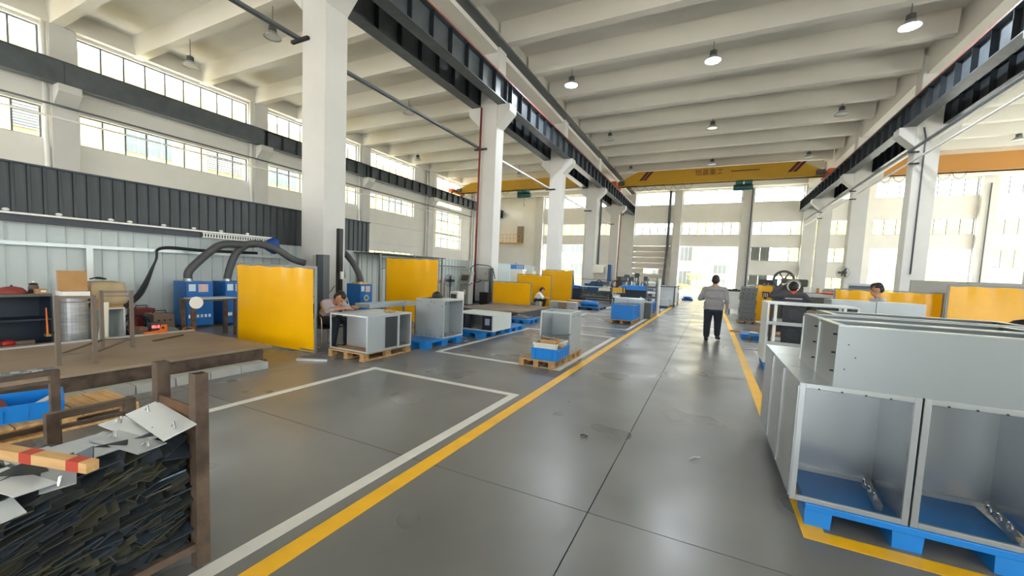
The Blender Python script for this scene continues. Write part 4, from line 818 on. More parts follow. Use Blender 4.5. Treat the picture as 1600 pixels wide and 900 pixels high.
for k in range(6): MB().b(-.17, .17, -.33, -.1, .125+k*.23, .2+k*.23).o('drawer', GALVL if k % 2 else STEELD, t)
tag(MB().lathe([(.05, 0), (.05, 1.62)], n=12).o('white_tube', PAPER, loc=(-2.0, 18.5, 0)), 'white upright tube beside the grey tower', 'tube')
t = T('steel_tank_box', 'large grey tank on a black frame farther up the aisle', 'tank', (-2.35, 26.6, 0)); MB().b(-.5, .5, -1.6, 1.3, .18, 1.2).o('tank', GALV, t); MB().b(-.56, .56, -1.66, 1.36, 1.16, 1.22).o('lid_frame', STEELD, t)
for x in (-.5, .5):
    for y in (-1.6, 1.3): MB().b(x-.04, x+.04, y-.04, y+.04, 0, 1.25).o('leg', STEELD, t)
t = T('parts_box', 'low grey box on a dark pallet before the tank', 'box', (-2.35, 24.2, 0)); MB().b(-.3, .3, -.4, .4, 0, .12).o('base', mat('dark_blue_plastic', '173F6E', .5), t); MB().b(-.3, .3, -.4, .4, .12, .5).o('body', GALV, t)
t = T('blue_sheet_bundle', 'folded blue sheet bundle on the floor near the doorway', 'bundle', (-1.6, 35, 0)); MB().b(-.4, .4, -.3, .3, 0, .15).o('bundle', mat('dark_blue_plastic', '173F6E', .5), t); MB().ell((0, 0, .24), (.36, .3, .1), 12, 6).o('bundle_top', BLUEC, t, smooth=True)
# ---------------------------------------------------------------- machines in the far left middle
FRB = mat('black_frame', '24272A', .5)
def rack(nm, lab, cat, x0, x1, y0, y1, h, shelves, m=FRB, sm=STEELD):
    t = T(nm, lab, cat, ((x0+x1)/2, (y0+y1)/2, 0)); a = (x1-x0)/2; b = (y1-y0)/2
    for x in (-a, a):
        for y in (-b, b): MB().b(x-.025, x+.025, y-.025, y+.025, 0, h).o('post', m, t)
    for z in shelves: MB().b(-a, a, -b, b, z, z+.03).o('shelf_board', sm, t)
    return t
t = rack('cutting_table', 'black-framed table with a pale green cover sheet, far left', 'table', -7.4, -5.45, 24.6, 25.8, .95, (.25, .92))
CVR = mat('pale_green_sheet', 'A9BDB4', .7)
MB().prism([(-.98, .955), (.98, .955), (1.1, .5), (1.06, .5), (.95, .93), (-.95, .93)], -.62, .62, 'y').o('cover_sheet', CVR, t); MB().b(-.9, .9, -.5, .5, .28, .62).o('stored_stack', mat('dark_stock', '33383B', .6, col2='6B7270', scale=5), t); MB().b(-.97, .97, -.62, -.58, .12, .2).b(-.97, .97, -.62, -.58, .55, .6).o('front_rail', FRB, t); MB().lathe([(.06, -.7), (.06, .7)], (0, -.55, .34), 10, 'x').lathe([(.09, -.5), (.09, .6)], (0, .3, .37), 10, 'x').o('stored_tube', STEELD, t)
t = rack('tool_trolley', 'black tool trolley with yellow top box, far left', 'trolley', -5.2, -4.55, 23.8, 24.5, 1.05, (.1, .4, .7), FRB, GALV); MB().b(-.3, .3, -.3, .3, .73, .98).o('yellow_box', YST, t); MB().b(-.25, .1, -.3, .1, .43, .6).o('parts_bin', PAPER, t)
t = T('blue_workbench', 'blue fronted workbench full of parts, far up the left side', 'workbench', (-4.2, 26.6, 0)); MB().b(-.85, .85, -.6, .6, 0, .75).o('cupboard', NAVY, t); MB().b(-.9, .9, -.65, .65, .85, 1.12).o('blue_front', mat('bright_blue_sheet', '1E78C8', .5), t); MB().b(-.9, .9, -.66, .66, .75, .8).o('worktop', FRB, t); MB().b(-.85, .85, -.55, .55, .8, .85).o('shelf', NAVY, t)
for i in range(9): tag(MB().lathe([(.05, 0), (.05, .12+.05*(i % 3)), (.02, .2+.05*(i % 3))], n=8).o('machine_part', [GALV, STEELD, CHROME][i % 3], loc=(-4.9+i*.17, 26.5, 1.12)), '%s small machine part from the left on the blue workbench' % ['first', 'second', 'third', 'fourth', 'fifth', 'sixth', 'seventh', 'eighth', 'ninth'][i], 'part', 'parts on the blue workbench')
t = T('navy_workbench', 'navy workbench at the foot of the third column', 'workbench', (-8.5, 26.2, 0)); MB().b(-.9, .9, -.5, .5, 0, .75).o('cupboard', NAVY, t); MB().b(-.95, .95, -.55, .55, .75, .95).o('top', mat('mid_blue_sheet', '2A5C9A', .5), t)
t = T('milling_machine', 'cream and blue milling machine behind the cutting table', 'machine', (-8.3, 33, 0)); MB().b(-1.0, 1.0, -.8, .8, 0, 1.0).o('bed', mat('machine_blue', '2C4C78', .5), t); MB().b(-.6, .5, .1, .8, 1.0, 2.6).o('column', mat('machine_cream', 'DAD5C4', .5), t); MB().b(.7, 1.0, -.3, .3, 1.0, 2.6).o('side_post', mat('machine_blue', '2C4C78', .5), t); MB().b(-.5, .4, -.5, .1, 1.9, 2.4).o('head', mat('machine_cream', 'DAD5C4', .5), t); MB().prism([(-.7, 1.0), (.5, 1.0), (.3, 1.2), (-.5, 1.2)], -.5, .0, 'y').o('guard', mat('machine_blue', '2C4C78', .5), t)
for i, (x, y, h, l) in enumerate(((-7.7, 42, 1.9, 'left grey press in the far machine row'), (-6.7, 42, 2.1, 'middle grey press in the far machine row'), (-5.8, 42, 1.8, 'right grey press in the far machine row'), (-10.2, 31, 1.9, 'grey press between the third and fourth left columns'))):
    t = T('bench_press', l, 'machine', (x, y, 0), group='far presses'); MB().b(-.35, .35, -.4, .4, 0, .9).o('base', mat('machine_grey', '9A9C94', .6), t); MB().b(-.2, .2, .1, .4, .9, h).o('column', mat('machine_grey', '9A9C94', .6), t); MB().b(-.22, .22, -.4, .2, h-.45, h).o('head', STEELD, t); MB().lathe([(.05, .95), (.05, h-.45)], (0, -.25, 0), 8).o('ram', CHROME, t); MB().lathe([(.16, -.02), (.16, .02)], (.25, -.2, h-.2), 14, 'x').o('hand_wheel', BLK, t)
t = T('brown_crate_box', 'dark brown crate in the far machine row', 'crate', (-7.45, 38, 0)); MB().b(-.38, .38, -.3, .3, 0, 1.65).o('body', mat('dark_brown', '54423A', .6), t); MB().b(-.4, .4, -.32, .32, 1.6, 1.68).o('lid', mat('dark_brown', '54423A', .6), t)
t = T('ladder_frame', 'pale step-ladder frame beside the tallest yellow screen', 'ladder', (-9.0, 27.5, 0))
for x, y0, y1 in ((-.25, -.5, 0), (.25, -.5, 0), (-.25, .5, 0), (.25, .5, 0)): MB().bar((x, y0, 0), (x*.8, y1, 2.0), .05).o('stile', GALVL, t)
for k in range(5): MB().b(-.25, .25, -.44+k*.09, -.36+k*.09, .3+k*.36, .33+k*.36).o('tread', GALVL, t)
t = rack('handrail_fence', 'long black handrail fence in front of the far machines', 'fence', -8.9, -3.2, 27.9, 27.95, 1.4, (1.37,), FRB, FRB)
# ---------------------------------------------------------------- by the second column
t = T('operator_console', 'grey machine console with a tilted screen before the second column', 'console', (-10.35, 16.05, 0)); CON = mat('console_grey', '9FA29C', .5)
MB().b(-.25, .25, -.2, .2, .03, .95).o('pedestal', CON, t, bevel=.01); MB().prism([(-.3, 1.0), (.3, 1.0), (.3, 1.06), (-.3, 1.06)], -.3, .2, 'y').o('desk', CON, t)
hd = MB().prism([(-.22, 1.06), (.1, 1.06), (.2, 1.55), (-.02, 1.58)], -.32, .3, 'x'); hd.v = [(x, y-.0, z) for x, y, z in hd.v]; hd = hd.o('screen_head', CON, t)
MB().add([(-.2, -.205, 1.14), (.2, -.205, 1.14), (.2, -.045, 1.5), (-.2, -.045, 1.5), (-.2, -.2, 1.14), (.2, -.2, 1.14), (.2, -.04, 1.5), (-.2, -.04, 1.5)], [(0, 1, 2, 3), (7, 6, 5, 4), (0, 4, 5, 1), (2, 6, 7, 3), (1, 5, 6, 2), (0, 3, 7, 4)]).o('display', mat('console_screen', '4A4A46', .2), hd)
MB().b(-.3, .3, -.25, .25, 0, .03).o('foot', BLK, t); MB().b(-.03, .1, -.205, -.2, .5, .72).o('lock_plate', PAPER, t); MB().b(.26, .36, -.1, .1, 1.0, 1.05).o('side_lever', RED, t)
t = T('pedestal_fan', 'grey pedestal fan beside the console', 'fan', (-10.75, 15.3, 0)); MB().lathe([(.22, 0), (.22, .04), (.03, .06)], n=18).o('base', STEELD, t); MB().tube((0, 0, .05), (0, 0, 1.0), .03, 10).o('pole', STEELD, t)
for r_ in (.08, .15, .22, .28): MB().path([(r_*cos(a), -.06, 1.12+r_*sin(a)) for a in [2*pi*i/22 for i in range(22)]], .008, 5, True).o('guard_ring', STEELD, t)
for i in range(16): MB().tube((0, -.075, 1.12), (.28*cos(i*pi/8), -.06, 1.12+.28*sin(i*pi/8)), .004, 4).o('guard_wire', STEELD, t)
for i in range(4): MB().c(.13*cos(i*pi/2), 0, 1.12+.13*sin(i*pi/2), .2, .012, .1, Matrix.Rotation(-i*pi/2, 3, 'Y')).o('blade', mat('fan_grey', '6C7070', .5), t)
MB().lathe([(.07, -.05), (.08, .05), (.06, .16)], (0, 0, 1.12), 14, 'y').o('motor', BLK, t)
t = rack('parts_rack', 'wooden parts rack with cartons behind the tall screen', 'rack', -11.35, -10.85, 13.9, 15.0, 1.0, (.1, .5, .97), WOOD, WOOD)
for i, (y, z, sx, h, m, l) in enumerate(((14.15, 1.0, .24, .16, CARD, 'open carton on top of the wooden parts rack, left'), (14.5, 1.0, .2, .22, PAPER, 'white carton on top of the wooden parts rack'), (14.8, 1.0, .18, .12, RED, 'red tool box on top of the wooden parts rack'), (14.2, .53, .3, .36, CARD, 'brown carton on the middle rack shelf'), (14.75, .53, .2, .2, YST, 'yellow tin on the middle rack shelf'))):
    t = T('storage_carton', l, 'carton', (-11.1, y, z)); MB().b(-sx/2, sx/2, -sx*.6, sx*.6, 0, h).o('body', m, t); MB().b(-sx/2-.004, sx/2+.004, -sx*.6-.004, sx*.6+.004, h-.03, h+.003).o('lid', m, t)
t = T('white_appliance', 'small white box appliance in front of the fan', 'appliance', (-9.5, 14.05, 0)); MB().b(-.2, .2, -.25, .25, 0, .72).o('shell', PAPER, t, bevel=.04); MB().b(-.14, .14, -.255, -.25, .3, .62).o('recess', STEELD, t)
t = T('control_box', 'grey electric control box on the second column', 'electric box', (-10.32, 17.55, 1.18)); MB().b(-.32, .32, -.12, .2, 0, .62).o('case', CON, t, bevel=.01); MB().b(-.3, .3, -.135, -.12, .02, .6).o('door', CON, t); MB().lathe([(.02, -.155), (.02, -.135)], (0, 0, .33), 10, 'y').o('knob', YST, t); MB().b(.2, .23, -.15, -.135, .26, .38).o('handle', BLK, t)
t = T('floor_switch_cabinet', 'grey floor cabinet below the control box on the second column', 'electric box', (-10.32, 17.5, 0)); MB().b(-.33, .22, -.15, .25, .12, 1.1).o('case', mat('pale_grey_cabinet', 'B2B6B6', .5), t); MB().b(-.33, .22, -.15, .25, 0, .12).o('plinth', STEELD, t)
tag(MB().b(-.25, .2, -.2, .2, 0, .6).b(-.27, .22, -.22, .22, .57, .6).o('black_bin', BLK, loc=(-9.75, 16.9, 0)), 'black open bin before the second column', 'bin')
tag(MB().b(-.06, .06, -.1, .1, 0, 1.78).b(-.07, .07, -.11, -.1, 0, 1.78).o('guard_post', STEELD, loc=(-9.85, 17.55, 0)), 'dark steel guard post on the second column corner', 'post')
t = T('white_locker', 'white locker with a blue sign on top, right of the second column', 'locker', (-8.98, 18.9, 0)); MB().b(-.33, .33, -.25, .25, 0, 1.8).o('body', PAPER, t); MB().b(-.3, .3, -.26, -.25, .05, 1.75).o('door', PAPER, t); sg = MB().b(-.36, .4, -.27, -.24, 1.8, 2.02).o('sign_board', BLUEC, t)
for i in range(3):
    for q in ((0, .12, 0, .02), (0, .12, .09, .11), (.05, .07, 0, .15)): MB().b(-.02+i*.13+q[0], -.02+i*.13+q[1], -.274, -.27, 1.84+q[2], 1.84+q[3]).o('sign_stroke', PAPER, sg)
MB().path([(-.15, -.25, 2.02), (-.08, -.25, 2.14), (0, -.25, 2.02)], .014, 6).o('hanger', STEELD, t)
t = T('cream_switch_box', 'cream switch cabinet beside the white locker', 'electric box', (-8.4, 19.1, 0)); MB().b(-.2, .2, -.2, .2, 0, 1.72).o('case', mat('cream_cabinet', 'CFCBB6', .5), t)
for i in range(3): MB().lathe([(.03, -.22), (.03, -.2)], (-.08+.08*(i % 2), 0, 1.5-.22*i), 10, 'y').o('knob', BLK, t)
smooth_c = T('power_cable', 'black power cables looping at the second column', 'cable', (0, 0, 0)); smoothpath([(-10.95, 17.3, 1.7), (-10.7, 17.3, 1.9), (-10.2, 17.3, 1.92), (-9.7, 17.3, 1.8), (-9.5, 17.3, 1.25)], .02).o('cable', RUB, smooth_c); smoothpath([(-10.9, 17.25, 1.75), (-10.75, 17.25, 1.2), (-10.5, 17.25, 1.05), (-10.3, 17.35, 1.17)], .02).o('cable', RUB, smooth_c)
# ---------------------------------------------------------------- by the first column
t = T('control_box', 'grey electric box with paper tag on the nearest column', 'electric box', (-10.0, 7.8, 1.2)); MB().b(-.14, .14, -.1, .15, 0, .66).o('case', CON, t, bevel=.01); MB().b(-.12, .12, -.112, -.1, .02, .64).o('door', CON, t); MB().b(.1, .16, -.12, -.112, .38, .56).o('paper_tag', PAPER, t)
t = T('guard_post', 'dark grey steel guard post beside the nearest column', 'post', (-9.65, 7.65, 0)); MB().b(-.13, .13, -.06, .06, 0, 1.87).o('post_web', STEELD, t); MB().b(-.15, -.13, -.1, .1, 0, 1.87).o('post_flange', STEELD, t); MB().b(.13, .15, -.1, .1, 0, 1.87).o('post_flange', STEELD, t)
t = T('cable_mast', 'dark mast with hanging cables right of the nearest column', 'mast', (-9.7, 8.25, 0)); MB().b(-.07, .07, -.06, .06, .02, 2.65).o('mast_tube', BLK, t); MB().b(-.2, .2, -.2, .2, 0, .02).o('base_plate', BLK, t); MB().b(.07, .13, -.04, .04, 1.2, 1.42).o('socket', PAPER, t)
smoothpath([(.05, -.1, 1.35), (.1, -.15, .9), (.15, -.2, .5), (.2, -.25, .1)], .014).o('cable', RUB, t); smoothpath([(.08, 0, .8), (.3, 0, .7), (.45, 0, .35), (.5, 0, .02)], .01).o('cable', PAPER, t); smoothpath([(-.05, -.1, 1.0), (-.3, -.3, .65), (-.7, -.5, .75), (-.95, -.6, 1.25)], .01).o('cable', RUB, t)
t = T('sheet_canopy', 'grey sheet canopy on posts beside the tall screen', 'canopy', (-10.9, 12.0, 0)); MB().b(-.62, .65, -1.6, 2.2, 2.06, 2.1).o('roof_sheet', STEELD, t)
for x, y in ((.55, -1.5), (.55, .3), (.55, 2.1), (-.5, -1.5)): MB().b(x-.03, x+.03, y-.03, y+.03, 0, 2.06).o('post', YFR, t)
MB().bar((.55, -1.5, 1.5), (.55, .3, 2.0), .03).o('brace', YFR, t); MB().b(.53, .57, -1.5, 2.1, 1.95, 2.0).o('beam', YFR, t)

for i, (x, y, w_, h, m_, l) in enumerate(((-9.6, 29.5, .7, 1.5, 'machine_grey', 'grey drill press beside the ladder frame'), (-6.9, 29.5, .9, 1.25, 'machine_cream', 'cream machine behind the cutting table'), (-5.7, 30.2, .7, 1.6, 'machine_grey', 'grey machine column behind the tool trolley'), (-4.7, 31.5, .8, 1.3, 'machine_cream', 'cream machine behind the blue workbench'), (-6.3, 36, .9, 1.7, 'machine_blue', 'blue machine column in the far machine rows'))):
    t = T('machine_tool', l, 'machine', (x, y, 0)); M_ = MATS[m_]; MB().b(-w_/2, w_/2, -.35, .35, 0, h*.6).o('base', M_, t, bevel=.02); MB().b(-w_*.22, w_*.22, 0, .35, h*.6, h).o('column', M_, t); MB().b(-w_*.35, w_*.35, -.3, .1, h*.8, h).o('head', STEELD, t); MB().lathe([(.12, -.015), (.12, .015)], (w_*.4, -.2, h*.75), 12, 'x').o('hand_wheel', BLK, t); MB().b(-w_*.45, w_*.45, -.36, -.35, .1, h*.45).o('door', STEELB, t)
for i, (x, y, l) in enumerate(((-7.0, 28.6, 'left coil of dark wire on the handrail fence'), (-5.9, 28.6, 'right coil of dark wire on the handrail fence'))):
    tag(MB().path([(0.22*cos(a), .03*sin(3*a), .22*sin(a)) for a in [2*pi*k/18 for k in range(18)]], .03, 6, True).o('wire_coil', RUB, loc=(x, 27.83, 1.12)), l, 'coil')
# ================================================================ right side: stacked cabinets in front
t = plastic_pallet('large blue pallet under the stacked grey cabinets, right foreground', .67, 1.72, 3.215, 5.05)
def fixfeet(t):
    for c2 in [c for c in t.children if c.name.startswith('foot')]: bpy.data.objects.remove(c2)
    me = MB().prism([(-.075, .105), (.075, .105), (.07, 0), (-.07, 0)], -.12, .12, 'y').mesh('foot', BLUEP)
    for x in (-.45, 0, .45):
        for y in (-.79, 0, .79): obj('foot', me, t, loc=(x, y, 0))
fixfeet(t)
GALVF = mat('zinc_sheet', 'B4BABD', .26, .7, var=.07, scale=1.2); EDGE = mat('zinc_edge', 'B2B8BA', .28, .65)
rows = ((3.23, 3.83), (3.835, 4.43), (4.435, 5.03)); cols = ((.58, 1.19), (1.2, 1.81))
nmr = ('front', 'middle', 'rear'); nmc = ('left', 'right')
HINGE = mat('hinge_steel', 'B9BDBE', .25, .8)
for r, (y0, y1) in enumerate(rows):
    for c_, (x0, x1) in enumerate(cols):
        t = cabinet('%s %s grey cabinet of the lower layer on the big blue pallet' % (nmr[r], nmc[c_]), x0, x1, y0, y1, .15, .955, ('-y',), GALVF, EDGE, grp='lower stacked cabinets', nobase=('bot',), rim=.034)
        MB().b(-.3, .3, -.27, -.255, .0, .03).o('bottom_lip', EDGE, t) if False else None
        MB().b(-.28, .28, .255, .285, 0, .03).o('bottom_lip', EDGE, t)
        if c_ == 0: MB().b(-.312, -.305, -.3, -.275, .02, .78).o('corner_post', EDGE, t)
        if r == 0:
            hg = MB().c(.2, -.05, .06, .03, .3, .05, Matrix.Rotation(.25, 3, 'X')).o('hinge_bar', HINGE, t)
            for k in range(3): MB().path([(.185, -.15+k*.1+.025*cos(a), .075+.025*sin(a)) for a in [2*pi*i/12 for i in range(12)]], .006, 5, True).o('hinge_ring', HINGE, hg)
            for k in range(4): MB().lathe([(.006, -.008), (.006, 0)], (-.2+k*.12, -.304, .775), 6, 'y').o('screw', BLK, t)
PALE = mat('pale_zinc', '92999B', .36, .55, var=.05, scale=1.0)
for i, (x0, x1, y0, y1, z1, l) in enumerate(((.755, 1.98, 3.235, 3.735, 1.35, 'front long grey trough of the upper layer, nearest the camera'), (.75, 1.98, 3.742, 4.28, 1.352, 'second long grey trough behind the nearest one'), (.95, 2.2, 4.3, 4.86, 1.36, 'third long grey trough at the back of the upper layer'))):
    t = cabinet(l, x0, x1, y0, y1, .955, z1, ('top',), PALE, EDGE, name='sheet_trough', cat='trough', grp='upper stacked troughs', rim=.05)
    a = (x1-x0)/2; b = (y1-y0)/2
    MB().b(-a-.006, -a, b-.03, b, .0, .38).o('corner_strip', GALVL, t)
    for k in range(3): MB().tube((-a-.02, -b+.02, .1+k*.12), (-a+.005, -b+.02, .1+k*.12), .006, 6).o('hinge_pin', BLK, t)
    holes(t, [(-a+.06, -b-.001, .28), (-a+.05, -b-.001, .12), (a-.1, -b-.001, .06), (-a+.1, -b-.001, .2)])
    for c2 in t.children:
        if c2.name.startswith('bolt_hole'): c2.scale = (.4, 1, .4)
    MB().b(-.1, .02, -b+.06, -b+.09, .36, .375).o('latch', BLK, t)
# fan rack of three tiers
plastic_pallet('blue pallet under the three-tier fan rack', .98, 2.26, 8.7, 9.5)
FANB = mat('black_fan_plastic', '1D2124', .4)
for k, l in enumerate(('bottom tier of the grey rack with black fan panels', 'middle tier of the grey rack with black fan panels', 'top tier of the grey rack with black fan panels')):
    z0 = .15+k*.372; t = cabinet(l, .96, 2.28, 8.65, 9.55, z0, z0+.37, ('-y', '+y'), GALVW, GALVL, name='fan_rack_tier', cat='rack', grp='tiers of the fan rack', rim=.03)
    MB().b(-.61, -.57, -.44, -.4, .03, .34).o('black_strut', BLK, t); MB().b(-.55, -.5, -.4, -.36, .03, .34).o('white_strut', PAPER, t)
    for x0, x1 in ((-.4, -.06), (.1, .4)):
        fp = MB().b(x0, x1, -.35, -.31, .02, .35).o('fan_panel', FANB, t)
        for j in range(4):
            for i in range(2): MB().c(x0+(i+.5)*(x1-x0)/2, -.353, .07+j*.075, (x1-x0)*.36, .006, .02, Matrix.Rotation(.6, 3, 'Y')).o('grille_slot', mat('grille_black', '2C3134', .4), fp)
        MB().lathe([(.1, -.36), (.1, -.35)], ((x0+x1)/2, 0, .18), 14, 'y').o('fan_disc', STEELB, fp)
    MB().b(.45, .49, -.44, -.4, .03, .34).o('white_strut', PAPER, t); MB().b(.5, .56, -.44, -.38, .03, .34).o('black_strut', BLK, t)
for i, (x0, x1, z0, z1, l) in enumerate(((2.2, 2.9, 0, .72, 'lower left grey box behind the fan rack'), (2.91, 3.62, 0, .72, 'lower right grey box behind the fan rack'), (2.2, 2.9, .72, 1.34, 'upper left grey box in front of the capped man'), (2.91, 3.62, .72, 1.34, 'upper right grey box in front of the capped man'))):
    cabinet(l, x0, x1, 10.1, 10.7, z0, z1, ('+y',), GALV, GALVL, grp='grey boxes behind the rack')
t = cabinet('grey cabinet with a dark recess between the two welders', 2.5, 3.35, 14.0, 14.7, 0, 1.37, (), GALV, GALVL); MB().b(-.4, .1, -.356, -.35, .9, 1.28).o('recess_shade', STEELD, t); MB().b(.28, .42, -.352, -.34, .2, 1.2).o('blue_strip', BLUEM, t)  # flat dark plate stands in for the shaded recess
tag(MB().ell((0, 0, .04), (.28, .15, .045), 12, 6).o('red_cloth', mat('coral_cloth', 'D8644A', .8), loc=(3.1, 14.3, 1.365)), 'coral red cloth lying on the grey cabinet', 'cloth')
t = T('vice_bench', 'dark blue bench with a small vice beyond the coral cloth', 'workbench', (4.1, 19.6, 0)); MB().b(-.6, .6, -.35, .35, 0, 1.2).o('cupboard', NAVY, t); MB().b(-.65, .65, -.4, .4, 1.2, 1.32).o('worktop', mat('bench_blue', '2B4A6E', .5), t); MB().b(-.1, .15, -.15, .1, 1.32, 1.5).o('vice_body', mat('machine_grey', '9A9C94', .6), t); MB().tube((.15, 0, 1.42), (.35, 0, 1.42), .03, 8).o('vice_screw', CHROME, t); MB().lathe([(.06, 1.32), (.05, 1.52)], (-.3, 0, 0), 10).o('bottle', mat('amber_bottle', 'C98A4A', .5), t)
screen('short wide yellow screen behind the capped man', 2.88, 13.0, 0, 2.05, 1.56, 0, 11)
MB().b(.84, .865, -.035, .012, 0, 1.57).o('middle_post', YFR, bpy.data.objects['welding_screen.005']) if 'welding_screen.005' in bpy.data.objects else None
screen('largest yellow screen at the right picture edge', 4.88, 12.7, 0, 2.2, 1.76, 0, 12)
t = screen('yellow screen with a shield emblem behind the standing welder', 1.66, 19.6, 0, 1.15, 1.55, 0, 13)
sh = MB().prism([(0, 0), (.1, .1), (.13, .32), (-.13, .32), (-.1, .1)], -.045, -.035, 'y').o('shield_emblem', BLK, t, loc=(.4, 0, .95))
for x in (-.06, 0, .06): MB().b(x-.012, x+.012, -.05, -.045, .1, .27).o('emblem_bar', PAPER, sh)
wood_pallet('small wooden pallet under the stack of grey trays', 1.04, 1.7, 18.2, 18.98, .1)
TRY = mat('tray_grey', '767A7C', .45, .2, var=.06, scale=3); od = ('lowest', 'second lowest', 'third', 'fourth', 'fifth', 'sixth', 'second highest', 'topmost')
for k in range(8):
    o_ = .02*sin(k*2.1); t = T('steel_tray', '%s grey steel tray of the stack beside the aisle' % od[k], 'tray', (1.36+o_, 18.6, .1+k*.166), group='stacked grey trays'); MB().b(-.28, .28, -.33, .33, 0, .162).o('shell', TRY, t, bevel=.006)
    if k in (0, 5, 6, 7): holes(t, [(-.18+i*.17, -.331, .08) for i in range(3)]); 
    for c2 in t.children:
        if c2.name.startswith('bolt_hole'): c2.scale = (2.2, 1, 2.0)
t = T('chest_cabinet', 'pale grey chest on blue pallets behind the walking man', 'chest', (1.45, 23.4, 0)); MB().b(-.75, .6, -.5, .5, .25, 1.15).o('body', GALVW, t); MB().b(-.78, .63, -.53, .53, 1.15, 1.2).o('dark_top', FRB, t)
for x in (-.6, 0, .5): MB().b(x-.1, x+.1, -.45, .45, 0, .25).o('blue_skid', BLUEP, t)
for i in range(4): tag(MB().b(-.12, .12, -.1, .1, 0, .05+.03*(i % 2)).o('hand_tool', BLK, loc=(.85+i*.26, 23.3, 1.2)), ['left', 'second', 'third', 'right'][i]+' dark tool case on the pale grey chest', 'tool', 'tool cases on the chest')
t = T('control_unit', 'black control unit on a post above the grey chest', 'control unit', (2.35, 22.6, 0)); MB().b(-.06, .06, -.06, .06, 0, 1.45).o('post', YFR, t); MB().b(-.32, .32, -.2, .2, 1.45, 1.8).o('case', BLK, t)
for x in (-.08, .08): MB().lathe([(.03, -.21), (.03, -.2)], (x, 0, 1.6), 10, 'y').o('lamp', mat('dim_lamp', 'B9A76A', .4), t)
MB().b(.34, .44, -.2, .2, 1.42, 1.85).o('green_side', GREENP, t); MB().b(-1.0, .35, -.1, .1, 1.4, 1.45).o('arm', YFR, t)
tag(MB().prism([(-.62, 0), (.6, .0), (.6, .06), (-.55, .05), (-.7, .03)], -.09, .09, 'y').o('timber_board', WOOD, loc=(1.35, 14.9, 0), rz=-.05), 'brown timber board lying on the floor at the right line', 'board')
plastic_pallet('small blue pallet by the right yellow line', .88, 1.6, 13.05, 13.85)
t = T('work_glove_pair', 'white and black work gloves on the small blue pallet', 'gloves', (1.2, 13.35, .15)); MB().ell((0, 0, .03), (.14, .07, .03), 10, 6).o('glove', PAPER, t, smooth=True); MB().ell((.08, .1, .03), (.12, .06, .03), 10, 6).o('glove', BLK, t, smooth=True)
t = T('open_carton', 'open brown carton on the floor behind the fan rack', 'carton', (1.95, 12.6, 0)); MB().b(-.3, .3, -.25, .25, 0, .3).o('carton_body', CARD, t); MB().c(-.38, 0, .33, .2, .5, .008, Matrix.Rotation(.5, 3, 'Y')).o('carton_flap', CARD, t)
t = T('flywheel_press', 'dark press with a spoked flywheel behind the standing welder', 'machine', (2.3, 16.6, 0)); PRS = mat('olive_machine', '4A4B42', .6, var=.2, scale=5)
MB().b(-.3, .5, -.2, .5, 0, 1.55).o('frame', PRS, t, bevel=.03); MB().b(-.1, .6, -.3, .3, 1.55, 1.8).o('gear_case', PRS, t, bevel=.05)
fw = MB().path([(-.1+.29*cos(a), -.3, 1.76+.29*sin(a)) for a in [2*pi*i/28 for i in range(28)]], .04, 8, True).o('flywheel', PRS, t, smooth=True)
for i in range(6): MB().tube((-.1, -.3, 1.76), (-.1+.28*cos(i*pi/3), -.3, 1.76+.28*sin(i*pi/3)), .022, 6).o('spoke', PRS, fw)
MB().lathe([(.06, -.36), (.06, -.15)], (-.1, 0, 1.76), 12, 'y').o('hub', PRS, fw)
t = T('wall_fan', 'round wall fan mounted on the second right column', 'fan', (8.5, 36.9, 2.65), radians(50)); MB().tube((.15, .1, -.2), (0, 0, 0), .04, 8).o('bracket', BLK, t); MB().lathe([(.12, -.1), (.14, .1)], (-.1, -.15, 0), 12, 'x').o('motor', BLK, t)
for r_ in (.15, .28, .42): MB().path([(-.25, -.15+r_*cos(a), r_*sin(a)) for a in [2*pi*i/24 for i in range(24)]], .012, 5, True).o('guard_ring', STEELD, t)
for i in range(12): MB().tube((-.27, -.15, 0), (-.25, -.15+.42*cos(i*pi/6), .42*sin(i*pi/6)), .006, 4).o('guard_wire', STEELD, t)
for i in range(3): MB().c(-.2, -.15+.2*cos(i*2.09), .2*sin(i*2.09), .01, .3, .16, Matrix.Rotation(i*2.09, 3, 'X')).o('blade', mat('fan_grey', '9C9F9F', .5), t)
struct(MB().b(5.3, 11.5, 15.9, 15.98, 0, 1.9).o('wall_low_screen', mat('grey_low_wall', '9EA19E', .6)), 'low grey partition behind the large yellow screen', 'wall')
t = T('glass_front_cabinet', 'grey glazed cabinet at the foot of the right columns', 'cabinet', (6.3, 24, 0)); MB().b(-.6, .6, -.3, .3, 0, 1.8).o('case', GALV, t); MB().b(-.55, .55, -.31, -.3, 1.3, 1.7).o('glazed_door', FWN, t)
# office chair at the right edge
t = T('office_chair', 'black padded chair back at the right picture edge', 'chair', (2.95, 6.3, 0), 2.6); MB().b(-.24, .24, -.24, .24, .5, .58).o('seat', BLK, t, bevel=.03)
MB().ell((-.1, .24, 1.1), (.17, .06, .25), 14, 8).ell((.13, .24, 1.02), (.17, .06, .25), 14, 8).o('backrest', BLK, t, smooth=True); MB().b(-.03, .03, .2, .24, .5, .95).o('back_stem', STEELD, t); MB().tube((0, 0, .1), (0, 0, .5), .03, 10).o('gas_column', STEELD, t)
for i in range(5): MB().bar((0, 0, .1), (.28*cos(i*1.257), .28*sin(i*1.257), .06), .04).o('star_leg', BLK, t); MB().ell((.28*cos(i*1.257), .28*sin(i*1.257), .03), (.03, .03, .03), 8, 6).o('caster', BLK, t)
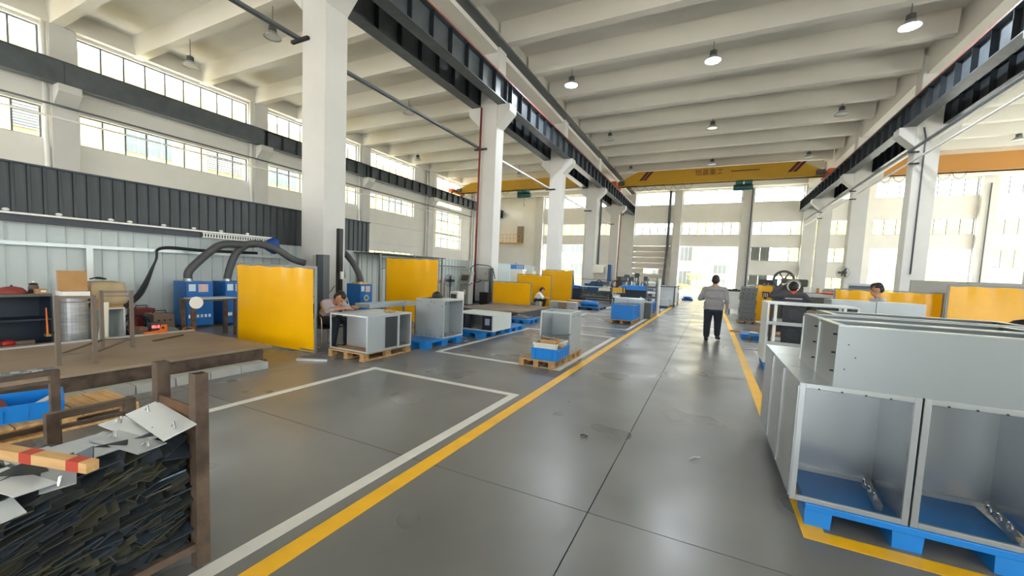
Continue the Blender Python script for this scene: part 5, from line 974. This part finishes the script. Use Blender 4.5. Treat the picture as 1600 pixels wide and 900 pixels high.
# boxes and benches deeper in the right bay
for i, (x, y, w_, h, l) in enumerate(((5.2, 21, 1.0, 1.2, 'grey machine base left of the low partition'), (6.6, 29, 1.4, 1.4, 'pale machine cabinet by the nearest right column'), (4.6, 34, 1.2, 1.3, 'pale machine cabinet far up the right side'), (3.6, 40, 1.2, 1.4, 'small pale machine near the far windows'))):
    t = T('machine_cabinet', l, 'machine', (x, y, 0)); MB().b(-w_/2, w_/2, -.4, .4, 0, h).o('case', mat('machine_pale', 'AFB2AD', .5), t, bevel=.02); MB().b(-w_/2+.1, w_/2-.1, -.41, -.4, h*.5, h*.85).o('window', STEELD, t); MB().lathe([(.05, h), (.05, h+.25)], (w_*.3, 0, 0), 8).o('signal_lamp', RED if i % 2 else GREENP, t)
# ================================================================ foreground scrap stillage
t = T('scrap_stillage', 'rusty steel stillage full of dark offcut plates, left foreground', 'stillage', (-2.52, .45, 0))
for x, y, h in ((.21, .655, 1.02), (-.205, .67, 1.02), (.21, -.75, 1.02), (-.205, -.75, 1.02)):
    r = .03; p = MB()
    for q in ((-r, -r+.005, -r, r), (r-.005, r, -r, r), (-r+.005, r-.005, -r, -r+.005), (-r+.005, r-.005, r-.005, r)): p.b(x+q[0], x+q[1], y+q[2], y+q[3], 0, h)
    p.o('post', RUST, t)
for x in (.21, -.205): MB().b(x-.02, x+.02, -.72, .63, .09, .13).o('side_rail', RUST, t)
for y in (.66, -.75): MB().b(-.175, .18, y-.02, y+.02, .09, .13).o('end_rail', RUST, t)
MB().b(-.19, .19, -.72, .64, .1, .12).o('floor_sheet', RUST, t); MB().b(-.175, .18, .645, .655, .13, .84).o('end_board', mat('rusty_board', '6A4A2E', .8, col2='4A3524', scale=8), t)
MB().b(-.215, -.205, -.72, .64, .13, .6).o('back_board', RUST, t)
DPL = [mat('dark_offcut_a', '4E5250', .35, .5, var=.3, scale=12), mat('dark_offcut_b', '3C4246', .4, .5, var=.3, scale=12), mat('dark_offcut_c', '58574A', .42, .4, var=.35, scale=12), mat('dark_offcut_d', '4C5660', .3, .55, var=.2, scale=12)]
rnd = random.Random(11); pm = []
for k in range(8):
    l = .11+.012*k; w_ = .2-.01*k
    for m in range(4):
        q = MB().b(-w_/2, w_/2, -l/2, l/2, -.0035, .0035)
        if k % 3 == 0: q = MB().prism([(-w_/2, -l/2), (w_/2, -l*.42), (w_/2*.9, l/2), (-w_/2, l*.4)], -.0035, .0035, 'z')
        pm.append(q.mesh('offcut_plate', DPL[m]))
for row in range(20):
    for i in range(13):
        y = .37+i*.054+(row % 2)*.027+rnd.uniform(-.012, .012); z = .15+row*.0272+rnd.uniform(-.006, .006)
        if y > 1.03: continue
        a = radians(rnd.gauss(20, 9)) - .35*(y-.7); a = min(a, radians(32)); tilt = rnd.gauss(.38, .22); yaw = rnd.gauss(0, .3)
        o = obj('offcut_plate', pm[rnd.randrange(len(pm))], loc=(-2.405+rnd.uniform(-.025, .012), y, z))
        o.rotation_euler = (a, tilt, yaw); tag(o, 'dark steel offcut plate in the foreground scrap stillage', 'steel plate', 'dark offcut plates in the stillage')
core = MB()
for i in range(900):
    x = rnd.uniform(-.16, -.02); y = rnd.uniform(-.68, .62); z = rnd.uniform(.13, .66)
    R = Matrix.Rotation(rnd.gauss(0, .4), 3, 'Z') @ Matrix.Rotation(rnd.gauss(.3, .3), 3, 'X') @ Matrix.Rotation(rnd.gauss(0, .2), 3, 'Y')
    core.c(x, y, z, .2, .13, .005, R)
for i in range(260):
    x = rnd.uniform(.02, .12); y = rnd.uniform(-.68, -.12); z = rnd.uniform(.13, .66)
    core.c(x, y, z, .18, .12, .005, Matrix.Rotation(rnd.gauss(.3, .3), 3, 'X'))
o = core.o('offcut_heap', DPL[1], t); o['kind'] = 'stuff'
BPL = mat('bright_offcut', 'D8DDDF', .32, .3, var=.08, scale=5); BPL2 = mat('dull_offcut', 'AFB6B9', .36, .35, var=.1, scale=5)
# (corner-averaged positions) bright plates lying on top
for i, (x, y, z, sx, sy, rx, ry_, rz, l) in enumerate([
    (-2.5, 1.02, .765, .46, .14, .3, .06, -.06, 'bright plate leaning against the rusty end board'), (-2.58, .945, .725, .38, .11, .08, .05, .12, 'bright clamp plate left of the leaning one'), (-2.44, .87, .715, .32, .12, .02, .05, .2, 'grey plate under the clamp plate'),
    (-2.52, .75, .71, .26, .18, .0, .03, .15, 'large flat grey plate behind the timber'), (-2.56, .84, .70, .24, .16, .1, .0, .4, 'dull grey plate at the back of the heap'), (-2.4, .5, .70, .26, .13, -.1, .12, .3, 'bright plate left of the timber end'), (-2.36, .62, .69, .2, .1, .1, .25, -.3, 'crumpled bright plate below the timber'), (-2.6, .62, .7, .2, .14, 0, 0, .1, 'grey plate at the left picture edge'),
    (-2.33, .43, .655, .22, .12, .1, .3, .1, 'pale plate at the lower left picture edge'), (-2.45, .72, .695, .18, .1, .2, .0, -.5, 'small tilted plate beside the timber')]):
    o = T('bright_plate', l, 'steel plate', (x, y, z), group='bright plates on the heap'); o.rotation_euler = (rx, ry_, rz)
    MB().b(-sx/2, sx/2, -sy/2, sy/2, -.003, .003).o('sheet', BPL if i in (0, 1, 5, 8) else BPL2, o)
    if i in (0, 1, 2, 6):
        for px in (-sx*.34, sx*.34): MB().path([(px-.02, 0, .003), (px, .01, .03), (px+.02, 0, .003)], .005, 5).o('clip', CHROME, o)
t = T('timber_batten', 'squared timber batten with two red bands on the scrap heap', 'timber', (-2.36, .545, .795), radians(-14.5)); 
bt = MB().b(-.3, .28, -.022, .022, -.02, .02).o('batten', WOODL, t); t.rotation_euler = (0, radians(3), radians(50)-radians(29)+radians(-1))
for x in (-.02, .19): MB().b(x, x+.055, -.0225, .0225, -.0205, .0205).o('red_band', mat('red_marking', 'B5402C', .7), t)
# lower stillage behind with two end frames
t = T('low_stillage', 'low rusty stillage with two end frames behind the scrap heap', 'stillage', (-3.8, .95, 0))
for x in (-.6, .6):
    for y, yy in ((-.13, 0), (.2, 0)): MB().b(x-.025, x+.025, y-.025+(0 if x < 0 else -.0), y+.025, 0, .72).o('post', RUST, t)
    MB().b(x-.02, x+.02, -.105, .175, .68, .72).o('end_rail', RUST, t); MB().b(x-.015, x+.015, -.105, .175, .62, .64).o('end_rail', RUST, t)
for y in (-.13, .2): MB().b(-.575, .575, y-.02, y+.02, .08, .12).o('side_rail', RUST, t)
for i in range(7): tag(MB().c(0, 0, .0, .05, .09, .012, Matrix.Rotation(rnd.uniform(-.4, .4), 3, 'Z')).o('small_offcut', CHROME if i % 2 else STEELD, loc=(-4.4, .86+i*.042, .727+.001*i), rz=0), '%s small offcut from the left on the far end rail' % ['first', 'second', 'third', 'fourth', 'fifth', 'sixth', 'seventh', 'eighth', 'ninth'][i], 'offcut', 'offcuts on the low stillage rail')
wood_pallet('pale wooden pallet with a blue crate behind the stillages', -5.86, -5.12, .9, 1.92, .13, m=WOODL)
t = crate('blue crate of offcuts on the pale pallet, left edge', -5.5, 1.2, .13, .5, .55, .15, -.25)
tag(MB().c(0, 0, .03, .3, .1, .02, Matrix.Rotation(.2, 3, 'Y')).o('red_strip', mat('maroon_paint', '6C2A2E', .5), loc=(-5.5, 1.1, .2)), 'maroon strip in the blue crate at the left edge', 'strip')
tag(MB().c(0, 0, .02, .1, .2, .02, Matrix.Rotation(.5, 3, 'X')).o('grey_offcut', GALV, loc=(-5.42, 1.32, .2)), 'grey offcut in the blue crate at the left edge', 'offcut')
tag(MB().lathe([(.02, -.15), (.05, -.12), (.05, .12), (.02, .15)], (0, 0, .05), 10, 'y').o('paper_roll', PAPER, loc=(-5.78, .97, .13)), 'white paper roll behind the left edge crate', 'roll')
# ================================================================ people
def capsule(mb, p, q, r1, r2, n=12):
    p = Vector(p); q = Vector(q); d = (q-p); L_ = max(d.length, 1e-4); u = d/L_; pts = []; rs = []
    for k in range(5): a = pi/2*k/5; pts.append(p-u*r1*cos(a)); rs.append(max(.001, r1*sin(a)))
    for k in range(5): t = k/4; pts.append(p+d*t); rs.append(r1+(r2-r1)*t)
    for k in range(1, 6): a = pi/2*k/5; pts.append(q+u*r2*sin(a)); rs.append(max(.001, r2*cos(a)))
    mb.path(pts, rs, n)
def body(name, caps, parent, mats, voxel=.011):
    """caps: (p, q, r1, r2, material index[, squash y])"""
    mb = MB()
    for c in caps:
        sub = MB(); capsule(sub, *c[:4])
        if len(c) > 5:
            cy_ = (c[0][1]+c[1][1])/2; sub.v = [(x, cy_+(y-cy_)*c[5], z) for x, y, z in sub.v]
        mb.add(sub.v, sub.f)
    me = mb.mesh('tmp_body', mats[0]); o = bpy.data.objects.new('tmp_body', me); COL.objects.link(o)
    md = o.modifiers.new('r', 'REMESH'); md.mode = 'VOXEL'; md.voxel_size = voxel
    sm = o.modifiers.new('s', 'SMOOTH'); sm.factor = .5; sm.iterations = 3
    dg = bpy.context.evaluated_depsgraph_get(); dg.update(); out = bpy.data.meshes.new_from_object(o.evaluated_get(dg)); bpy.data.objects.remove(o)
    out.name = name; out.materials.clear()
    for m in mats: out.materials.append(m)
    C_ = [(Vector(c[0]), Vector(c[1])-Vector(c[0]), c[2], c[3], c[4], c[5] if len(c) > 5 else 1, (c[0][1]+c[1][1])/2) for c in caps]; idx = []
    for p in out.polygons:
        best = 9; bi = 0; ctr = p.center
        for a, d, r1, r2, mi, sq, cy_ in C_:
            q = Vector((ctr.x, cy_+(ctr.y-cy_)/sq, ctr.z)); dd = d.dot(d); t = 0 if dd < 1e-9 else max(0, min(1, (q-a).dot(d)/dd)); e = (q-a-d*t).length-(r1+(r2-r1)*t)
            if e < best: best = e; bi = mi
        idx.append(bi); p.use_smooth = True
    out.polygons.foreach_set('material_index', idx)
    return obj(name, out, parent)
def hand(w_, d, side, mi, curl=.4):
    """wrist w_, pointing direction d; five unequal fingers and a thumb"""
    w_ = Vector(w_); d = Vector(d).normalized(); s = d.cross(Vector((0, 0, 1))) if abs(d.z) < .8 else d.cross(Vector((0, 1, 0))); s = s.normalized()*side; nrm = d.cross(s).normalized(); out = [(w_, w_+d*.05, .026, .034, mi)]
    for i, (o_, l) in enumerate(((-.027, .066), (-.009, .078), (.009, .073), (.026, .055))):
        k = w_+d*.075+s*o_; m_ = k+d*l*.55+nrm*l*.12*curl; e = m_+d*l*.4+nrm*l*.45*curl; out += [(w_+d*.04+s*o_*.8, k, .012, .011, mi), (k, m_, .0105, .0095, mi), (m_, e, .0095, .008, mi)]
    tb = w_+d*.02-s*.03; tm = tb+d*.035-s*.025; out += [(tb, tm, .0125, .011, mi), (tm, tm+d*.03-s*.006, .011, .0095, mi)]
    return out
def head(c, fwd, mi=0, hair=1, ears=True, K=1.12):
    c = Vector(c); f = Vector(fwd).normalized(); s = f.cross(Vector((0, 0, 1))).normalized(); u = s.cross(f).normalized()
    o = [(c-u*.02, c+u*.035, .078, .085, mi), (c+f*.03-u*.06, c+f*.045-u*.085, .052, .04, mi), (c+f*.088+u*.0, c+f*.104-u*.022, .011, .015, mi), (c+f*.085-u*.058-s*.016, c+f*.085-u*.058+s*.016, .011, .011, mi), (c+f*.07+u*.025-s*.03, c+f*.07+u*.025+s*.03, .02, .02, mi)]
    if ears:
        for q in (-1, 1): o.append((c+s*q*.082+u*.0, c+s*q*.09-u*.03, .014, .01, mi))
    if hair is not None: o += [(c-f*.02+u*.05, c-f*.045+u*.0, .084, .083, hair), (c+f*.03+u*.07, c-f*.03+u*.07, .06, .07, hair)]
    return [(c+(a-c)*K, c+(b-c)*K, r*K, q*K, m_) for a, b, r, q, m_ in o]
def eyes(parent, c, fwd):
    c = Vector(c); f = Vector(fwd).normalized(); s = f.cross(Vector((0, 0, 1))).normalized(); u = s.cross(f).normalized()
    for q in (-1, 1):
        p = c+(f*.082+s*q*.031+u*.006)*1.12; MB().ell(p, (.01, .01, .008), 8, 6).o('eye', BLK, parent, smooth=True)
SWEAT = mat('grey_sweater', '8E8D90', .9, var=.08, scale=9); NAVT = mat('navy_trousers', '1E2632', .85); SHOE = mat('black_shoe', '15161A', .5); LIL = mat('lilac_shirt', 'B6B0B8', .85, var=.06, scale=9); JACK = mat('charcoal_jacket', '45434C', .85); ORT = mat('orange_cloth', 'D2582A', .8); GLG = mat('grey_glove', 'B8B4A8', .9); SHG = mat('pale_grey_shirt', 'BDBBBE', .85)
# --- A: man walking away up the aisle
t = T('person', 'man in a grey sweater and dark trousers walking away up the aisle', 'person', (.11, 12.15, 0))
m = [SKIN, HAIR, SWEAT, NAVT, SHOE, GLG]
cp = [((-.09, 0, 1.0), (.09, 0, 1.0), .16, .16, 2, .8), ((-.1, 0, 1.22), (.1, 0, 1.22), .16, .16, 2, .75), ((-.15, 0, 1.39), (.15, 0, 1.39), .085, .085, 2), ((-.07, 0, 1.44), (.07, 0, 1.44), .06, .06, 2), ((-.11, .0, .89), (.11, .0, .89), .14, .14, 2, .85), ((0, 0, 1.42), (0, .01, 1.54), .07, .06, 0),
      ((-.1, 0, .84), (.1, 0, .84), .125, .125, 3, .9), ((-.115, 0, .8), (-.125, .02, .5), .125, .098, 3), ((-.125, .02, .5), (-.125, -.09, .15), .098, .08, 3), ((.115, 0, .8), (.13, .12, .5), .125, .098, 3), ((.13, .12, .5), (.135, .08, .18), .098, .078, 3),
      ((-.125, -.14, .055), (-.13, .08, .05), .056, .05, 4), ((.14, .04, .09), (.18, .22, .055), .056, .05, 4),
      ((-.24, 0, 1.39), (-.35, -.02, 1.12), .075, .062, 2), ((-.35, -.02, 1.12), (-.26, .2, 1.12), .058, .045, 2), ((.24, 0, 1.39), (.3, -.04, 1.12), .075, .062, 2), ((.3, -.04, 1.12), (.31, -.01, 1.05), .06, .055, 2), ((.31, -.01, 1.04), (.33, .05, .9), .043, .033, 0)]
cp += hand((-.25, .22, 1.12), (.2, 1, .1), 1, 0, .6) + hand((.33, .055, .885), (.05, .15, -1), 1, 5, .8) + head((0, .02, 1.635), (0, 1, 0))
body('body', cp, t, m, .01); eyes(t, (0, .02, 1.635), (0, 1, 0))
# --- B: seated worker
t = T('person', 'seated worker in a lilac-grey shirt bent over the cabinet top', 'person', (-6.72, 5.42, 0), radians(0))
m = [SKIN, HAIR, LIL, NAVT, SHOE, LIL]
cp = [((-.02, -.09, .53), (-.02, .09, .53), .135, .135, 3), ((0, 0, .6), (.12, 0, .78), .15, .165, 2), ((.14, -.12, .84), (.14, .12, .84), .11, .11, 2), ((.22, -.0, .86), (.3, 0, .9), .065, .058, 0),
      ((.0, -.1, .52), (.42, -.12, .53), .095, .075, 3), ((.42, -.12, .52), (.36, -.13, .13), .07, .055, 3), ((.0, .1, .52), (.42, .13, .53), .095, .075, 3), ((.42, .13, .52), (.4, .14, .13), .07, .055, 3), ((.32, -.13, .045), (.5, -.14, .04), .045, .04, 4), ((.36, .14, .045), (.54, .15, .04), .045, .04, 4),
      ((.16, -.18, .86), (.34, -.26, .72), .07, .055, 2), ((.34, -.26, .72), (.46, -.22, .77), .05, .045, 2), ((.46, -.22, .78), (.66, -.12, .81), .04, .03, 0), ((.16, .18, .86), (.36, .26, .74), .07, .055, 2), ((.36, .26, .74), (.5, .2, .78), .05, .045, 2), ((.5, .2, .79), (.68, .1, .81), .04, .03, 0)]
cp += hand((.67, -.11, .812), (1, .35, -.05), 1, 0, .5) + hand((.69, .09, .812), (1, -.3, -.05), -1, 0, .5) + head((.38, 0, .965), (.85, 0, -.55))
body('body', cp, t, m, .01); eyes(t, (.38, 0, .965), (.85, 0, -.55))
t = T('visitor_chair', 'steel tube armchair under the seated worker', 'chair', (-6.74, 5.42, 0)); 
MB().b(-.24, .22, -.22, .22, .37, .395).o('seat', BLK, t, bevel=.01); MB().b(-.27, -.25, -.2, .2, .52, .82).o('backrest', BLK, t)
for s in (-1, 1):
    smoothpath([(.2, s*.25, .02), (.21, s*.25, .35), (.17, s*.25, .6), (-.05, s*.25, .63), (-.25, s*.24, .66), (-.27, s*.22, .83)], .013).o('side_frame', CHROME, t, smooth=True); MB().tube((.2, s*.25, .013), (-.28, s*.25, .013), .013, 8).o('floor_runner', CHROME, t); MB().tube((-.24, s*.25, .013), (-.22, s*.235, .38), .013, 8).o('rear_leg', CHROME, t); smoothpath([(.17, s*.25, .61), (.0, s*.25, .645), (-.2, s*.25, .675)], .02).o('armrest', BLK, t)
# --- C: welder with raised helmet
t = T('person', 'welder in charcoal jacket with orange collar raising a hand to his mask', 'person', (1.78, 11.6, 0))
m = [SKIN, HAIR, JACK, NAVT, SHOE, GLG, ORT]
cp = [((-.08, 0, .98), (.08, 0, .98), .15, .15, 2, .8), ((-.12, 0, 1.2), (.12, 0, 1.2), .15, .15, 2, .75), ((-.19, 0, 1.36), (.19, 0, 1.36), .08, .08, 2), ((-.08, 0, .86), (.08, 0, .86), .14, .14, 2, .85), ((0, 0, 1.38), (0, .02, 1.46), .075, .07, 6), ((-.12, -.115, 1.17), (.12, -.115, 1.17), .022, .022, 6),
      ((-.09, 0, .8), (-.11, .02, .46), .1, .075, 3), ((-.11, .02, .46), (-.11, 0, .12), .075, .06, 3), ((.09, 0, .8), (.11, .02, .46), .1, .075, 3), ((.11, .02, .46), (.11, 0, .12), .075, .06, 3), ((-.11, -.05, .05), (-.12, .14, .045), .05, .045, 4), ((.11, -.05, .05), (.12, .14, .045), .05, .045, 4),
      ((-.2, -.02, 1.34), (-.45, -.06, 1.32), .08, .065, 2), ((-.45, -.06, 1.32), (-.27, -.04, 1.56), .065, .05, 2), ((.22, 0, 1.35), (.4, .02, 1.14), .075, .06, 2), ((.4, .02, 1.14), (.3, .22, 1.02), .055, .045, 2)]
cp += hand((-.255, -.03, 1.58), (.7, .1, .5), 1, 5, .9) + hand((.29, .24, 1.01), (-.2, 1, -.1), 1, 5, .6) + head((0, .03, 1.54), (.1, 1, -.1))
body('body', cp, t, m, .011); eyes(t, (0, .03, 1.54), (.1, 1, -.1))
MK = mat('welding_mask', '6B6C66', .4)
MB().lathe([(.115, -.03), (.15, -.02), (.15, .08), (.13, .2), (.1, .21), (.1, .2), (.12, .08), (.125, -.025)], (0, .06, 1.6), 18, 'y').o('welding_mask', MK, t, smooth=True, label='grey welding mask'); MB().path([(.12*cos(a), .03-.0*a, 1.57+.12*sin(a)) for a in [2*pi*i/20 for i in range(20)]], .014, 6, True).o('head_band', PAPER, t); MB().b(-.17, .17, -.128, -.12, 1.27, 1.285).o('reflective_strip', PAPER, t)
# --- D: capped man in profile
t = T('person', 'man in a dark cap and pale shirt in profile behind the grey boxes', 'person', (3.28, 11.35, 0), radians(90+8))
m = [SKIN, HAIR, SHG, NAVT, SHOE, SHG]
cp = [((-.07, 0, .95), (.07, 0, .95), .14, .14, 2, .8), ((-.1, 0, 1.18), (.1, 0, 1.18), .14, .14, 2, .75), ((-.17, 0, 1.34), (.17, 0, 1.34), .075, .075, 2), ((-.08, 0, .86), (.08, 0, .86), .13, .13, 3, .85), ((0, 0, 1.38), (0, .03, 1.5), .062, .056, 0),
      ((-.09, 0, .8), (-.1, .02, .46), .095, .07, 3), ((-.1, .02, .46), (-.1, 0, .12), .07, .056, 3), ((.09, 0, .8), (.1, .02, .46), .095, .07, 3), ((.1, .02, .46), (.1, 0, .12), .07, .056, 3), ((-.1, -.05, .05), (-.11, .14, .045), .048, .043, 4), ((.1, -.05, .05), (.11, .14, .045), .048, .043, 4),
      ((-.2, 0, 1.32), (-.26, -.02, 1.06), .065, .052, 2), ((-.26, -.02, 1.06), (-.22, .2, .98), .045, .033, 0), ((.2, 0, 1.32), (.26, -.02, 1.06), .065, .052, 2), ((.26, -.02, 1.06), (.22, .2, .98), .045, .033, 0)]
cp += hand((-.22, .22, .975), (.1, 1, -.1), 1, 0) + hand((.22, .22, .975), (-.1, 1, -.1), -1, 0) + head((0, .05, 1.585), (0, 1, -.12))
body('body', cp, t, m, .011); eyes(t, (0, .05, 1.585), (0, 1, -.12))
CAP = mat('dark_cap', '2A2C3A', .8); MB().lathe([(.104, 0), (.107, .03), (.09, .075), (.05, .098), (.002, .104)], (0, .035, 1.615), 18).o('cap', CAP, t, smooth=True, label='dark cap'); MB().prism([(-.08, .1), (.08, .1), (.06, .2), (0, .215), (-.06, .2)], 1.615, 1.625, 'z').o('cap_peak', CAP, t)
# --- E: worker sitting low behind the low screen
t = T('person', 'worker in a white shirt crouching on a stool between the yellow screens', 'person', (-7.25, 17.3, 0), radians(-75))
m = [SKIN, HAIR, PAPER, NAVT, SHOE, PAPER]
cp = [((-.08, 0, .36), (.08, 0, .36), .13, .13, 3), ((0, .02, .42), (0, .12, .62), .14, .14, 2), ((-.15, .14, .68), (.15, .14, .68), .075, .075, 2), ((0, .16, .7), (0, .2, .76), .055, .05, 0), ((-.08, .02, .36), (-.13, .4, .42), .09, .07, 3), ((-.13, .4, .42), (-.13, .34, .1), .065, .05, 3), ((.08, .02, .36), (.13, .4, .42), .09, .07, 3), ((.13, .4, .42), (.13, .34, .1), .065, .05, 3), ((-.13, .3, .045), (-.13, .46, .04), .045, .04, 4), ((.13, .3, .045), (.13, .46, .04), .045, .04, 4),
      ((-.18, .14, .68), (-.22, .3, .5), .06, .05, 2), ((-.22, .3, .5), (-.1, .48, .5), .045, .033, 0), ((.18, .14, .68), (.22, .3, .5), .06, .05, 2), ((.22, .3, .5), (.1, .48, .5), .045, .033, 0)]
cp += hand((-.09, .49, .5), (.3, 1, 0), 1, 0) + hand((.09, .49, .5), (-.3, 1, 0), -1, 0) + head((0, .25, .84), (0, 1, -.5))
body('body', cp, t, m, .012); eyes(t, (0, .25, .84), (0, 1, -.5))
t = T('low_stool', 'low stool under the crouching worker', 'stool', (-7.25, 17.3, 0)); MB().lathe([(.14, .2), (.14, .225)], n=16).o('seat', BLK, t)
for i in range(4): MB().bar((.1*cos(i*pi/2+.8), .1*sin(i*pi/2+.8), .2), (.13*cos(i*pi/2+.8), .13*sin(i*pi/2+.8), 0), .02).o('leg', STEELD, t)
